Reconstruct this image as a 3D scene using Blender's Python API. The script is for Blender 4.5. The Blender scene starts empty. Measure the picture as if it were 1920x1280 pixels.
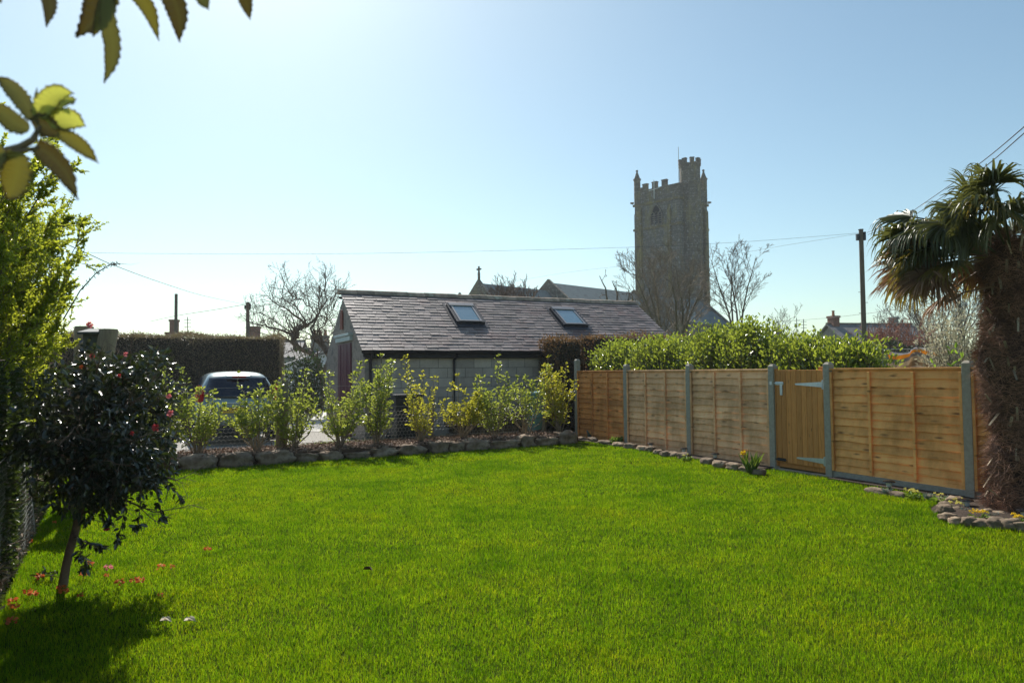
import bpy, math, random
import numpy as np
from mathutils import Vector, Matrix, noise as mnoise
R = math.radians
random.seed(7)
RNG = np.random.default_rng(11)
sc = bpy.context.scene
COL = sc.collection
F = 1345.0                      # focal length in photo pixels (1920 wide)
EYE = 1.5

# ------------------------------------------------------------------ camera
PITCH = math.atan(56 / F); ROLL = R(0.55)
cam = bpy.data.cameras.new('camera'); camo = bpy.data.objects.new('camera', cam); COL.objects.link(camo)
cam.sensor_width = 36.0; cam.lens = 36.0 * F / 1920; cam.clip_start = 0.05; cam.clip_end = 6000
CM = Matrix.Translation((0, 0, EYE)) @ Matrix.Rotation(R(90) + PITCH, 4, 'X') @ Matrix.Rotation(-ROLL, 4, 'Z')
camo.matrix_world = CM
sc.camera = camo
cam.dof.use_dof = True; cam.dof.focus_distance = 11.0; cam.dof.aperture_fstop = 5.6

def ray(px, py):
    v = Vector(((px - 960) / F, -(py - 640) / F, -1.0))
    return CM.to_3x3() @ v
def P(px, py, d):
    """point seen at photo pixel px,py whose world Y is d"""
    r = ray(px, py); k = d / r.y
    return Vector((r.x * k, d, EYE + r.z * k))
def G(px, py, z=0.0):
    r = ray(px, py); k = (z - EYE) / r.z
    return Vector((r.x * k, r.y * k, z))
def hit(px, py, p0, n):
    r = ray(px, py); o = Vector((0, 0, EYE)); n = Vector(n)
    k = (Vector(p0) - o).dot(n) / r.dot(n)
    return o + r * k
U = Vector((.904, .428, 0)).normalized(); V = Vector((-U.y, U.x, 0)); SITE = math.atan2(U.y, U.x)

# ------------------------------------------------------------------ objects
def thing(name, label, cat, loc=(0, 0, 0), rz=0, group=None):
    o = bpy.data.objects.new(name, None); COL.objects.link(o); o.empty_display_size = .2
    o.location = loc; o.rotation_euler = (0, 0, rz)
    tag(o, label, cat, group); return o
def tag(o, label=None, cat=None, group=None, kind=None):
    if label: o['label'] = label
    if cat: o['category'] = cat
    if group: o['group'] = group
    if kind: o['kind'] = kind
    return o
def link(name, me, mat, parent=None):
    o = bpy.data.objects.new(name, me); COL.objects.link(o)
    if mat is not None:
        for m in (mat if isinstance(mat, (list, tuple)) else [mat]): me.materials.append(m)
    if parent is not None: o.parent = parent
    return o
def wl(parent):           # world -> local of an empty
    return (Matrix.Translation(parent.location) @ Matrix.Rotation(parent.rotation_euler.z, 4, 'Z')).inverted()
def np_obj(name, V_, Fs, mat, parent=None, world=True, smooth=False, rnd=None, loc=None):
    """V_ (N,3); Fs list of (M,k) int arrays; rnd per-vertex float attribute"""
    V_ = np.asarray(V_, dtype=np.float64)
    if parent is not None and world:
        M = np.array(wl(parent)); V_ = V_ @ M[:3, :3].T + M[:3, 3]
    if loc is not None: V_ = V_ - np.array(loc)
    me = bpy.data.meshes.new(name)
    me.vertices.add(len(V_)); me.vertices.foreach_set('co', V_.astype(np.float32).ravel())
    Fs = [np.asarray(f, dtype=np.int32) for f in Fs if len(f)]
    nl = sum(f.size for f in Fs); npoly = sum(len(f) for f in Fs)
    me.loops.add(nl); me.polygons.add(npoly)
    me.loops.foreach_set('vertex_index', np.concatenate([f.ravel() for f in Fs]))
    tot = np.concatenate([np.full(len(f), f.shape[1], dtype=np.int32) for f in Fs])
    st = np.concatenate([[0], np.cumsum(tot)[:-1]]).astype(np.int32)
    me.polygons.foreach_set('loop_start', st)
    me.polygons.foreach_set('loop_total', tot)
    if smooth: me.polygons.foreach_set('use_smooth', np.ones(npoly, dtype=bool))
    me.update(calc_edges=True)
    if rnd is not None:
        a = me.attributes.new('rnd', 'FLOAT', 'POINT'); a.data.foreach_set('value', np.asarray(rnd, dtype=np.float32))
    o = link(name, me, mat, parent)
    if loc is not None: o.location = loc
    return o

class MB:
    """collects simple shapes into one mesh; per-piece random attribute"""
    def __init__(s): s.v = []; s.f = []; s.r = []; s.mi = []; s.cur = 0
    def add(s, verts, faces, r=None):
        n = len(s.v); r = random.random() if r is None else r
        s.v += [tuple(v) for v in verts]; s.r += [r] * len(verts)
        s.f += [tuple(n + i for i in f) for f in faces]; s.mi += [s.cur] * len(faces)
    def box(s, c, size, rz=0, M=None, r=None):
        hx, hy, hz = [a / 2 for a in size]
        vs = [Vector((x, y, z)) for z in (-hz, hz) for x, y in ((-hx, -hy), (hx, -hy), (hx, hy), (-hx, hy))]
        m = M if M is not None else Matrix.Rotation(rz, 3, 'Z')
        vs = [m @ v + Vector(c) for v in vs]
        s.add(vs, [(3, 2, 1, 0), (4, 5, 6, 7), (0, 1, 5, 4), (1, 2, 6, 5), (2, 3, 7, 6), (3, 0, 4, 7)], r)
    def box2(s, a, b, r=None):
        s.box([(a[i] + b[i]) / 2 for i in range(3)], [abs(b[i] - a[i]) for i in range(3)], r=r)
    def prism(s, pts, off, r=None):
        """closed polygon extruded by vector off"""
        n = len(pts); a = [Vector(p) for p in pts]; b = [p + Vector(off) for p in a]
        s.add(a + b, [tuple(range(n - 1, -1, -1)), tuple(range(n, 2 * n))] + [(i, (i + 1) % n, n + (i + 1) % n, n + i) for i in range(n)], r)
    def tube(s, pts, rad, k=8, cap=True, r=None):
        pts = [Vector(p) for p in pts]; n = len(pts)
        if not hasattr(rad, '__len__'): rad = [rad] * n
        vs = []; fs = []
        t0 = (pts[1] - pts[0]).normalized(); ref = Vector((0, 0, 1)) if abs(t0.z) < .9 else Vector((1, 0, 0))
        for i, p in enumerate(pts):
            t = (pts[min(i + 1, n - 1)] - pts[max(i - 1, 0)]).normalized()
            a = t.cross(ref).normalized(); b = t.cross(a)
            for j in range(k):
                w = 2 * math.pi * j / k
                vs.append(p + (a * math.cos(w) + b * math.sin(w)) * rad[i])
        for i in range(n - 1):
            for j in range(k):
                fs.append((i * k + j, i * k + (j + 1) % k, (i + 1) * k + (j + 1) % k, (i + 1) * k + j))
        if cap: fs += [tuple(range(k - 1, -1, -1)), tuple(range((n - 1) * k, n * k))]
        s.add(vs, fs, r)
    def lathe(s, prof, k=16, c=(0, 0, 0), r=None):
        s.tube([(c[0], c[1], c[2] + z) for z, _ in prof], [max(q, 1e-4) for _, q in prof], k, True, r)
    def build(s, name, mat, parent=None, world=False, bevel=0, smooth=False):
        me = bpy.data.meshes.new(name)
        vs = s.v
        if parent is not None and world:
            M = wl(parent); vs = [tuple(M @ Vector(v)) for v in vs]
        me.from_pydata(vs, [], s.f); me.update()
        a = me.attributes.new('rnd', 'FLOAT', 'POINT'); a.data.foreach_set('value', np.array(s.r, dtype=np.float32))
        if smooth: me.polygons.foreach_set('use_smooth', np.ones(len(s.f), dtype=bool))
        if any(s.mi): me.polygons.foreach_set('material_index', np.array(s.mi, dtype=np.int32))
        o = link(name, me, mat, parent)
        if bevel:
            b = o.modifiers.new('bevel', 'BEVEL'); b.width = bevel; b.segments = 2; b.limit_method = 'ANGLE'
        if smooth and not bevel: smooth_angle(me)
        return o
def smooth_angle(me, ang=40):
    try:
        me.set_sharp_from_angle(angle=R(ang))
    except Exception: pass
def copy_tree(root, parent=None):
    c = root.copy(); COL.objects.link(c)
    if parent is not None: c.parent = parent
    for ch in list(root.children): copy_tree(ch, c)
    return c

# ------------------------------------------------------------------ materials
def newmat(name):
    m = bpy.data.materials.new(name); m.use_nodes = True
    nt = m.node_tree; b = nt.nodes['Principled BSDF']; return m, nt, b
def c4(c): return (c[0], c[1], c[2], 1)
def N_(nt, t, **k):
    n = nt.nodes.new(t)
    for a, b in k.items(): setattr(n, a, b)
    return n
def ramp(nt, fac, cols, lo=.3, hi=.7, inter='LINEAR'):
    r = N_(nt, 'ShaderNodeValToRGB'); r.color_ramp.interpolation = inter
    e = r.color_ramp.elements
    while len(e) < len(cols): e.new(.5)
    for i, c in enumerate(cols):
        e[i].position = lo + (hi - lo) * i / (len(cols) - 1); e[i].color = c4(c)
    nt.links.new(fac, r.inputs[0]); return r.outputs[0]
def coords(nt, stretch=(1, 1, 1), rot=(0, 0, 0)):
    tc = N_(nt, 'ShaderNodeTexCoord'); mp = N_(nt, 'ShaderNodeMapping')
    mp.inputs['Scale'].default_value = stretch; mp.inputs['Rotation'].default_value = rot
    nt.links.new(tc.outputs['Object'], mp.inputs[0]); return mp.outputs[0]
def noisef(nt, vec, scale, detail=5, rough=.6, dist=0):
    n = N_(nt, 'ShaderNodeTexNoise'); n.inputs['Scale'].default_value = scale; n.inputs['Detail'].default_value = detail
    n.inputs['Roughness'].default_value = rough; n.inputs['Distortion'].default_value = dist
    if vec is not None: nt.links.new(vec, n.inputs['Vector'])
    return n.outputs['Fac']
def mixc(nt, a, b, fac, mode='MIX'):
    m = N_(nt, 'ShaderNodeMix', data_type='RGBA', blend_type=mode)
    for v, i in ((fac, 0), (a, 6), (b, 7)):
        if isinstance(v, (int, float)): m.inputs[i].default_value = v
        elif isinstance(v, (tuple, list)): m.inputs[i].default_value = c4(v)
        else: nt.links.new(v, m.inputs[i])
    return m.outputs[2]
def math_(nt, op, a, b=0, c=None, clamp=False):
    m = N_(nt, 'ShaderNodeMath', operation=op, use_clamp=clamp)
    for i, v in enumerate((a, b, c)):
        if v is None: continue
        if isinstance(v, (int, float)): m.inputs[i].default_value = v
        else: nt.links.new(v, m.inputs[i])
    return m.outputs[0]
def attr(nt, name='rnd'):
    a = N_(nt, 'ShaderNodeAttribute', attribute_name=name); return a.outputs['Fac']
def bump(nt, b, h, strength=.5, dist=.02):
    n = N_(nt, 'ShaderNodeBump'); n.inputs['Strength'].default_value = strength; n.inputs['Distance'].default_value = dist
    nt.links.new(h, n.inputs['Height']); nt.links.new(n.outputs[0], b.inputs['Normal'])
def pm(name, cols, scale=5, rough=.8, bmp=0, bscale=None, bdist=.01, var=0, spec=.4, metal=0, stretch=(1, 1, 1), lo=.3, hi=.7, detail=6):
    m, nt, b = newmat(name); vec = coords(nt, stretch)
    col = ramp(nt, noisef(nt, vec, scale, detail), cols, lo, hi) if len(cols) > 1 else None
    if var:
        k = math_(nt, 'MULTIPLY_ADD', attr(nt), var * 2, 1 - var)
        cb = N_(nt, 'ShaderNodeCombineColor')
        for i in range(3): nt.links.new(k, cb.inputs[i])
        col = mixc(nt, col if col is not None else cols[0], cb.outputs[0], 1.0, 'MULTIPLY')
    if col is not None: nt.links.new(col, b.inputs['Base Color'])
    else: b.inputs['Base Color'].default_value = c4(cols[0])
    b.inputs['Roughness'].default_value = rough; b.inputs['Metallic'].default_value = metal
    b.inputs['Specular IOR Level'].default_value = spec
    if bmp: bump(nt, b, noisef(nt, vec, bscale or scale * 4, 6, .7), bmp, bdist)
    return m
def leafmat(name, cols, tcol, trans=.45, rough=.4, spec=.5, big=0, bcols=None):
    """cols = ramp over per-leaf random; tcol = colour of light through the leaf"""
    m, nt, b = newmat(name)
    r = attr(nt); col = ramp(nt, r, cols, 0, 1)
    if big:
        vec = coords(nt); nz = noisef(nt, vec, big, 4)
        col = mixc(nt, col, bcols, ramp(nt, nz, [(0, 0, 0), (1, 1, 1)], .42, .62), 'MIX')
    nt.links.new(col, b.inputs['Base Color']); b.inputs['Roughness'].default_value = rough
    b.inputs['Specular IOR Level'].default_value = spec
    t = N_(nt, 'ShaderNodeBsdfTranslucent')
    tc = mixc(nt, col, tcol, .75); nt.links.new(tc, t.inputs[0])
    ms = N_(nt, 'ShaderNodeMixShader'); ms.inputs[0].default_value = trans
    nt.links.new(b.outputs[0], ms.inputs[1]); nt.links.new(t.outputs[0], ms.inputs[2])
    nt.links.new(ms.outputs[0], nt.nodes['Material Output'].inputs[0])
    return m

# ------------------------------------------------------------------ numpy foliage / twigs
def nrm(a): return a / np.maximum(np.linalg.norm(a, axis=1, keepdims=True), 1e-9)
def leaves(Pn, T, L, W, upb=.6, fold=.25, droop=.1, seed=None, rnd=None):
    """six-point folded leaves; returns V, F, rnd"""
    n = len(Pn); T = nrm(T)
    up = np.tile([0, 0, 1.0], (n, 1)) * upb + RNG.normal(0, 1, (n, 3)) * (1.05 - upb)
    S = nrm(np.cross(T, up)); Nn = np.cross(S, T)
    L = np.broadcast_to(np.asarray(L, float), (n,))[:, None]; W = np.broadcast_to(np.asarray(W, float), (n,))[:, None]
    k = W * fold
    pts = [Pn, Pn + T * L * .3 + S * W * .42 + Nn * k, Pn + T * L * .68 + S * W * .4 + Nn * k - Nn * L * droop * .4, Pn + T * L - Nn * L * droop,
           Pn + T * L * .68 - S * W * .4 + Nn * k - Nn * L * droop * .4, Pn + T * L * .3 - S * W * .42 + Nn * k]
    Vv = np.stack(pts, 1).reshape(-1, 3)
    b = (np.arange(n) * 6)[:, None]
    Ff = np.concatenate([b + np.array([[0, 1, 2, 3]]), b + np.array([[3, 4, 5, 0]])])
    r = RNG.random(n) if rnd is None else np.asarray(rnd)
    return Vv, Ff, np.repeat(r, 6)
def segs_obj(name, segs, mat, parent=None, k=5, world=True, loc=None):
    """segs: list of (p0,p1,r0,r1)"""
    a = np.array([s[0] for s in segs], float); b = np.array([s[1] for s in segs], float)
    r0 = np.array([s[2] for s in segs])[:, None]; r1 = np.array([s[3] for s in segs])[:, None]
    V_, F_ = tubes_np(a, b, r0, r1, k)
    return np_obj(name, V_, [F_], mat, parent, world, smooth=True, rnd=np.repeat(RNG.random(len(a)), 2 * k), loc=loc)
def tubes_np(a, b, r0, r1, k=5):
    t = nrm(b - a); ref = np.where(np.abs(t[:, 2:3]) < .9, [[0, 0, 1.0]], [[1.0, 0, 0]])
    s = nrm(np.cross(t, ref)); u = np.cross(t, s); rings = []
    for q, rr in ((a, r0), (b, r1)):
        for j in range(k):
            w = 2 * math.pi * j / k; rings.append(q + (s * math.cos(w) + u * math.sin(w)) * rr)
    V_ = np.stack(rings, 1).reshape(-1, 3); n = len(a); base = (np.arange(n) * 2 * k)[:, None]
    F_ = np.concatenate([base + np.array([[j, (j + 1) % k, k + (j + 1) % k, k + j]]) for j in range(k)])
    return V_, F_
def rv(s=1.0): return Vector((random.gauss(0, s), random.gauss(0, s), random.gauss(0, s)))
def grow(segs, nodes, p, d, L, r, lev, maxlev, kids=5, spread=.8, lenf=.6, wob=.12, up=.05, nseg=5, rf=.6, tipr=.3, first=.3, minr=.003):
    step = L / nseg; pts = [p]; ds = [d]
    for i in range(nseg):
        d = (d + rv(wob) + Vector((0, 0, up))).normalized()
        q = p + d * step
        ra = r * (1 - (1 - tipr) * i / nseg); rb = r * (1 - (1 - tipr) * (i + 1) / nseg)
        segs.append((p, q, max(ra, minr), max(rb, minr))); nodes.append((q, d, lev)); p = q; pts.append(p); ds.append(d)
    if lev >= maxlev: return
    n = kids if not hasattr(kids, '__len__') else kids[min(lev, len(kids) - 1)]
    for j in range(n):
        f = first + (1 - first) * (j + random.random() * .8) / n; f = min(f, .999)
        i = int(f * nseg); q = pts[i].lerp(pts[i + 1], f * nseg - i)
        dd = ds[i]; side = dd.cross(rv()).normalized()
        nd = (dd * (1 - spread * .5) + side * spread * random.uniform(.7, 1.2)).normalized()
        grow(segs, nodes, q, nd, L * lenf * random.uniform(.7, 1.2) * (1.15 - .5 * f), max(r * (1 - (1 - tipr) * f) * rf, minr), lev + 1, maxlev, kids, spread, lenf, wob, up, max(3, nseg - 1), rf, tipr, first, minr)

def stone_mesh(size, seed, n=9, rough=.12, sq=3.2):
    """lumpy squared boulder as arrays, centred on its base"""
    me_v = []; fs = []; idx = {}
    rnd = random.Random(seed); off = Vector((rnd.uniform(0, 50), rnd.uniform(0, 50), rnd.uniform(0, 50)))
    def vid(p):
        key = (round(p[0], 5), round(p[1], 5), round(p[2], 5))
        if key not in idx:
            idx[key] = len(me_v)
            v = Vector(p); l = (abs(v.x) ** sq + abs(v.y) ** sq + abs(v.z) ** sq) ** (1 / sq); v = v / l
            k = 1 + rough * (mnoise.noise(v * 1.3 + off) * 1.6 + mnoise.noise(v * 3.5 + off) * .7 + mnoise.noise(v * 9 + off) * .3)
            me_v.append((v.x * k * size[0] / 2, v.y * k * size[1] / 2, (v.z * k * .5 + .5) * size[2]))
        return idx[key]
    for ax in range(3):
        for sgn in (-1, 1):
            for i in range(n):
                for j in range(n):
                    q = []
                    for a, b in ((i, j), (i + 1, j), (i + 1, j + 1), (i, j + 1)):
                        p = [0, 0, 0]; p[ax] = sgn; p[(ax + 1) % 3] = 2 * a / n - 1; p[(ax + 2) % 3] = 2 * b / n - 1
                        q.append(vid(p))
                    fs.append(tuple(q if sgn > 0 else q[::-1]))
    return me_v, fs
def stone(name, loc, size, rz, seed, mat, label, group, cat='stone', rough=.12, sq=3.2):
    v, f = stone_mesh(size, seed, rough=rough, sq=sq)
    me = bpy.data.meshes.new(name); me.from_pydata(v, [], f); me.polygons.foreach_set('use_smooth', np.ones(len(f), dtype=bool)); me.update()
    a = me.attributes.new('rnd', 'FLOAT', 'POINT'); a.data.foreach_set('value', np.full(len(v), random.random(), dtype=np.float32))
    o = link(name, me, mat); o.location = loc; o.rotation_euler = (0, 0, rz)
    return tag(o, label, cat, group)
# ================================================================= ground, lawn
FD0 = 10.84
def fence_pt(t):      # point on the fence line, t in panel widths from the left gate post
    return Vector(((488 - 102.5 * t) / F * FD0, FD0 * (1 + .161 * t), 0))
FV = (fence_pt(1) - fence_pt(0)).normalized(); FN = Vector((-FV.y, FV.x, 0))       # FN points to the lawn
FROT = math.atan2(FV.y, FV.x)          # local +x runs away from the camera, +y faces the lawn
BL = Vector((-3.5, 5.0, 0)); BLD = Vector((-.49, .87, 0)).normalized(); BLN = Vector((.87, .49, 0)).normalized()   # left boundary
B0 = G(330, 884); B1 = G(1052, 834); BD = (B1 - B0).normalized(); BNn = Vector((-BD.y, BD.x, 0))                    # bed front

M_ground = pm('ground_soil', [(.10, .085, .05), (.08, .11, .03), (.16, .14, .09)], .6, .95, .3, 8)
me = MB(); N = 48
ring = [Vector((math.cos(2 * math.pi * i / N) * 3000, math.sin(2 * math.pi * i / N) * 3000, -.03)) for i in range(N)]
me.add(ring, [tuple(range(N))]); tag(me.build('ground', M_ground), kind='structure')
M_soil = pm('lawn_soil', [(.03, .045, .008), (.055, .07, .014)], 8, 1, .5, 30, spec=0)
fa, fb = fence_pt(-4.4), fence_pt(3.1)
lb0, lb1 = BL - BLD * 5.5, BL + BLD * 7.2
m = MB(); m.add([lb0 - BLN * .3, fa, fb, B0 - BD * 2.4], [(0, 1, 2, 3)]); o = m.build('lawn', M_soil); tag(o, kind='structure')

def in_lawn(x, y):
    """signed clearance inside the lawn, numpy"""
    c1 = (x - BL.x) * BLN.x + (y - BL.y) * BLN.y
    c2 = -((x - B0.x) * BNn.x + (y - B0.y) * BNn.y)
    f0 = fence_pt(0); c3 = (x - f0.x) * FN.x + (y - f0.y) * FN.y
    s = (x - f0.x) * FV.x + (y - f0.y) * FV.y
    marg = np.where(s < -.1, np.where(s > -1.1, .12, .26), .36)      # soil strip at the foot of the fence, the gate sill
    c3 = c3 - marg
    pc = np.hypot(x - PALM.x, y - PALM.y) - .80
    return np.minimum(np.minimum(c1 - .02, c2 + .05), np.minimum(c3, pc))
PALM = G(1916, 968); PALM.z = 0

M_grass, nt, b = newmat('grass')
r = attr(nt)
g1 = ramp(nt, r, [(.086, .172, .007), (.132, .240, .009), (.20, .31, .012), (.29, .33, .022)], 0, 1)
vec = coords(nt); nz = noisef(nt, vec, .75, 5, .65); nz2 = noisef(nt, vec, 3.2, 3, .6)
patch = ramp(nt, nz, [(.66, .78, .62), (1, 1, 1), (1.16, 1.0, .85)], .36, .64)
g1 = mixc(nt, g1, patch, 1, 'MULTIPLY')
g1 = mixc(nt, g1, ramp(nt, nz2, [(.74, .82, .74), (1.12, 1.08, 1.0)], .36, .62), 1, 'MULTIPLY')
nt.links.new(g1, b.inputs['Base Color']); b.inputs['Roughness'].default_value = .7; b.inputs['Specular IOR Level'].default_value = .04
t = N_(nt, 'ShaderNodeBsdfTranslucent'); tc = mixc(nt, g1, (1.45, 1.5, .5), 1, 'MULTIPLY'); nt.links.new(tc, t.inputs[0])
ms = N_(nt, 'ShaderNodeMixShader'); ms.inputs[0].default_value = .6
nt.links.new(b.outputs[0], ms.inputs[1]); nt.links.new(t.outputs[0], ms.inputs[2]); nt.links.new(ms.outputs[0], nt.nodes['Material Output'].inputs[0])

def blades(x, y, z0, h, w, lean=.35):
    n = len(x); base = np.stack([x, y, z0], 1)
    a = RNG.random(n) * 2 * np.pi; side = np.stack([np.cos(a), np.sin(a), np.zeros(n)], 1)
    la = RNG.random(n) * 2 * np.pi; ll = np.abs(RNG.normal(0, lean, n)) * h
    ln = np.stack([np.cos(la) * ll, np.sin(la) * ll, np.zeros(n)], 1); up = np.array([0, 0, 1.0])
    w = w[:, None]; h = h[:, None]
    mid = base + ln * .35 + up * h * .6; tip = base + ln + up * h * (1 - .25 * (ll[:, None] / h))
    V_ = np.stack([base - side * w * .5, base + side * w * .5, mid + side * w * .42, mid - side * w * .42, tip], 1).reshape(-1, 3)
    b_ = (np.arange(n) * 5)[:, None]
    return V_, b_ + np.array([[0, 1, 2, 3]]), b_ + np.array([[3, 2, 4]]), np.repeat(RNG.random(n), 5)
def scatter(x0, x1, y0, y1, dens):
    n = int((x1 - x0) * (y1 - y0) * dens); return RNG.uniform(x0, x1, n), RNG.uniform(y0, y1, n)
xs, ys, hs, ws = [], [], [], []
for (y0, y1, dens, w) in ((1.2, 2.6, 2500, .004), (2.6, 4.2, 15000, .0026), (4.2, 6, 11000, .0030), (6, 8.5, 7500, .0038), (8.5, 11.5, 5000, .0048), (11.5, 16.5, 3400, .006)):
    x, y = scatter(-8.5, 7.2, y0, y1, dens)
    k = (np.abs(x) < y * .76 + 1.5) & (in_lawn(x, y) > 0); x, y = x[k], y[k]
    cl = np.array([0.0]) 
    xs.append(x); ys.append(y); ws.append(np.full(len(x), w) * RNG.uniform(.7, 1.2, len(x)))
    lump = .5 + .5 * np.sin(x * 2.1 + 1.7 * np.sin(y * 1.3)) * np.sin(y * 2.4 + 1.3 * np.sin(x * 1.9))
    fine = .5 + .5 * np.sin(x * 11 + 3 * np.sin(y * 7)) * np.sin(y * 12 + 2 * np.sin(x * 8))
    hs.append(RNG.uniform(.018, .038, len(x)) * (.85 + .22 * lump + .22 * fine))
x = np.concatenate(xs); y = np.concatenate(ys); w = np.concatenate(ws); h = np.concatenate(hs)
edge = in_lawn(x, y); h = h * (1 + .6 * np.exp(-edge / .10))
V_, Fa, Fb, rr = blades(x, y, np.zeros(len(x)), h, w, .62)
o = np_obj('grass', V_, [Fa, Fb], M_grass, rnd=rr); tag(o, kind='stuff')
NBLADES = len(x)

# driveway, path and the grass strip behind the bed
M_drive = pm('gravel', [(.30, .28, .25), (.42, .40, .36), (.22, .2, .18)], 14, .95, .8, 40, .01)
M_path = pm('concrete_path', [(.5, .48, .44), (.62, .6, .55)], 6, .9, .3, 30)
m = MB(); a = B0 + BNn * 2.2
m.add([a - BD * 12, a + BD * 3.9, a + BD * 3.9 + BNn * 24, a - BD * 12 + BNn * 24], [(0, 1, 2, 3)])
o = m.build('driveway', M_drive); o.location.z = -.022; tag(o, kind='structure')
m = MB(); m.add([G(560, 806), G(598, 808), G(676, 772), G(600, 770)], [(0, 1, 2, 3)])
o = m.build('path', M_path); o.location.z = -.012; tag(o, kind='structure')
x, y = scatter(-9, 3, 11.5, 19, 900)
c2 = (x - B0.x) * BNn.x + (y - B0.y) * BNn.y; sx = (x - B0.x) * BD.x + (y - B0.y) * BD.y
k = (c2 > 1.45) & (c2 < 2.15 + np.clip((sx - 1.6) * .8, 0, 1.2)) & (sx < 7)
# leave the pale path clear
pth = G(618, 790); k &= (np.abs((x - pth.x) * BD.x + (y - pth.y) * BD.y) > .0) 
x, y = x[k], y[k]; V_, Fa, Fb, rr = blades(x, y, np.full(len(x), -.02), RNG.uniform(.04, .09, len(x)), np.full(len(x), .009))
tag(np_obj('grass_verge', V_, [Fa, Fb], M_grass, rnd=rr), kind='stuff')

# ================================================================= raised bed
BZ = .20
M_mulch0 = pm('mulch_bed', [(.06, .035, .02), (.12, .07, .045)], 20, .95, .8, 60)
M_mulch = pm('bark_chips', [(.20, .12, .08), (.36, .24, .17), (.13, .08, .05)], 12, .85, .3, 50, var=.5)
def bedpt(s, q, z=0): p = B0 + BD * s + BNn * q; return Vector((p.x, p.y, z))
BL_ = (B1 - B0).length
m = MB(); m.prism([bedpt(-2.2, .12), bedpt(BL_ + .5, .12), bedpt(BL_ + .5, 1.4), bedpt(-2.2, 1.4)], (0, 0, BZ - .03)); tag(m.build('flower_bed', M_mulch0), kind='structure')
n = 9000; s = RNG.uniform(-2.1, BL_ + .4, n); q = RNG.uniform(.1, 1.4, n)
pc = np.array([[bedpt(a, b_).x, bedpt(a, b_).y, BZ - .03] for a, b_ in zip(s, q)]); pc[:, 2] += RNG.uniform(0, .035, n)
d = RNG.normal(0, 1, (n, 3)); d[:, 2] *= .35
V_, F_, rr = leaves(pc, d, RNG.uniform(.03, .07, n), RNG.uniform(.015, .03, n), upb=.7)
tag(np_obj('bark_mulch', V_, [F_], M_mulch, rnd=rr), kind='stuff')

M_stone = pm('granite_edging', [(.12, .075, .047), (.23, .155, .10), (.37, .28, .20), (.09, .06, .038)], 3.5, .9, .7, 26, .012, var=.25)
ORD = ['first', 'second', 'third', 'fourth', 'fifth', 'sixth', 'seventh', 'eighth', 'ninth', 'tenth', 'eleventh', 'twelfth', 'thirteenth', 'fourteenth', 'fifteenth', 'sixteenth', 'seventeenth', 'eighteenth', 'nineteenth', 'twentieth', 'twenty-first', 'twenty-second']
edg = [(338, 410, 850, 884, 'dark low'), (411, 479, 842, 876, 'squared'), (480, 553, 838, 866, 'long pale-topped'), (556, 597, 839, 862, 'short'), (598, 646, 837, 860, 'narrow'), (647, 698, 839, 856, 'flat'), (699, 747, 832, 853, 'low'), (749, 797, 824, 849, 'rounded'), (808, 843, 818, 844, 'humped'), (844, 870, 816, 841, 'small upright'), (871, 920, 814, 840, 'squared'), (921, 974, 817, 836, 'pale-faced'), (975, 1004, 809, 834, 'tall rounded'), (1005, 1050, 814, 832, 'low brown'), (1050, 1085, 803, 832, 'dark corner')]
for i, (xa, xb, yt, yb, w_) in enumerate(edg):
    # front line of the bed gives the depth; width and height come from the picture
    def onbed(px):
        rr_ = ray(px, 700); dirn = Vector((rr_.x, rr_.y, 0)); n_ = BNn
        k = B0.dot(n_) / dirn.dot(n_); return dirn * k
    pa, pb = onbed(xa + 1), onbed(xb - 1); c = (pa + pb) / 2 + BNn * .15; L = (pb - pa).length
    d = c.length; hgt = (yb - yt) / F * c.y * .76
    stone('edging_stone', (c.x, c.y, -.035), (L * random.uniform(.96, 1.04), .30, hgt * random.uniform(.92, 1.12) + .035), math.atan2(BD.y, BD.x) + random.uniform(-.10, .10), i + 1, M_stone,
          '%s stone, %s from the left in the shrub bed edging' % (w_, ORD[i]), 'stones edging the shrub bed', sq=random.uniform(5, 9), rough=.21)

# small stones along the foot of the fence
M_stone2 = pm('border_stone', [(.14, .09, .055), (.26, .19, .125), (.40, .32, .24)], 9, .9, .7, 40, .01, var=.3)
fs_ = [(1092, 826, 20), (1112, 829, 24), (1136, 834, 26), (1160, 838, 22), (1182, 842, 20), (1205, 845, 22), (1221, 848, 14), (1234, 852, 13), (1248, 856, 16), (1265, 857, 18), (1283, 861, 16), (1326, 871, 22), (1350, 877, 20), (1376, 881, 24), (1402, 885, 22), (1424, 890, 18)]
fl = ['mossy grey', 'mossy', 'dark grey', 'dark shaded', 'low dark', 'pale flat', 'small pale', 'small brown', 'squared grey', 'rounded grey', 'pale-topped', 'low brown', 'brown', 'long pale', 'grassy-edged', 'small end']
for i, (px, py, wpx) in enumerate(fs_):
    c = G(px, py); w = wpx / F * c.y / .62
    stone('border_stone', (c.x, c.y, -.01), (w * .8, .17, random.uniform(.09, .13)), math.atan2(-FV.y, -FV.x) + random.uniform(-.3, .3), 40 + i, M_stone2,
          '%s stone, %s from the far corner along the fence foot' % (fl[i], ORD[i]), 'small stones along the foot of the fence', rough=.16)
for i, (px, py, wpx, lb) in enumerate([(1648, 925, 44, 'long sandy stone beside the solar light right of the gate'), (1684, 932, 30, 'pinkish sandy stone left of the cream primroses'), (1750, 939, 26, 'small pale stone between two primrose clumps by the fence'), (1776, 945, 30, 'thin sandy stone next to the round palm border')]):
    c = G(px, py); stone('border_stone', (c.x, c.y, -.02), (wpx / F * c.y / .8, .12, .085), math.atan2(-FV.y, -FV.x), 70 + i, M_stone2, lb, 'sandy stones right of the gate', rough=.12)
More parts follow.
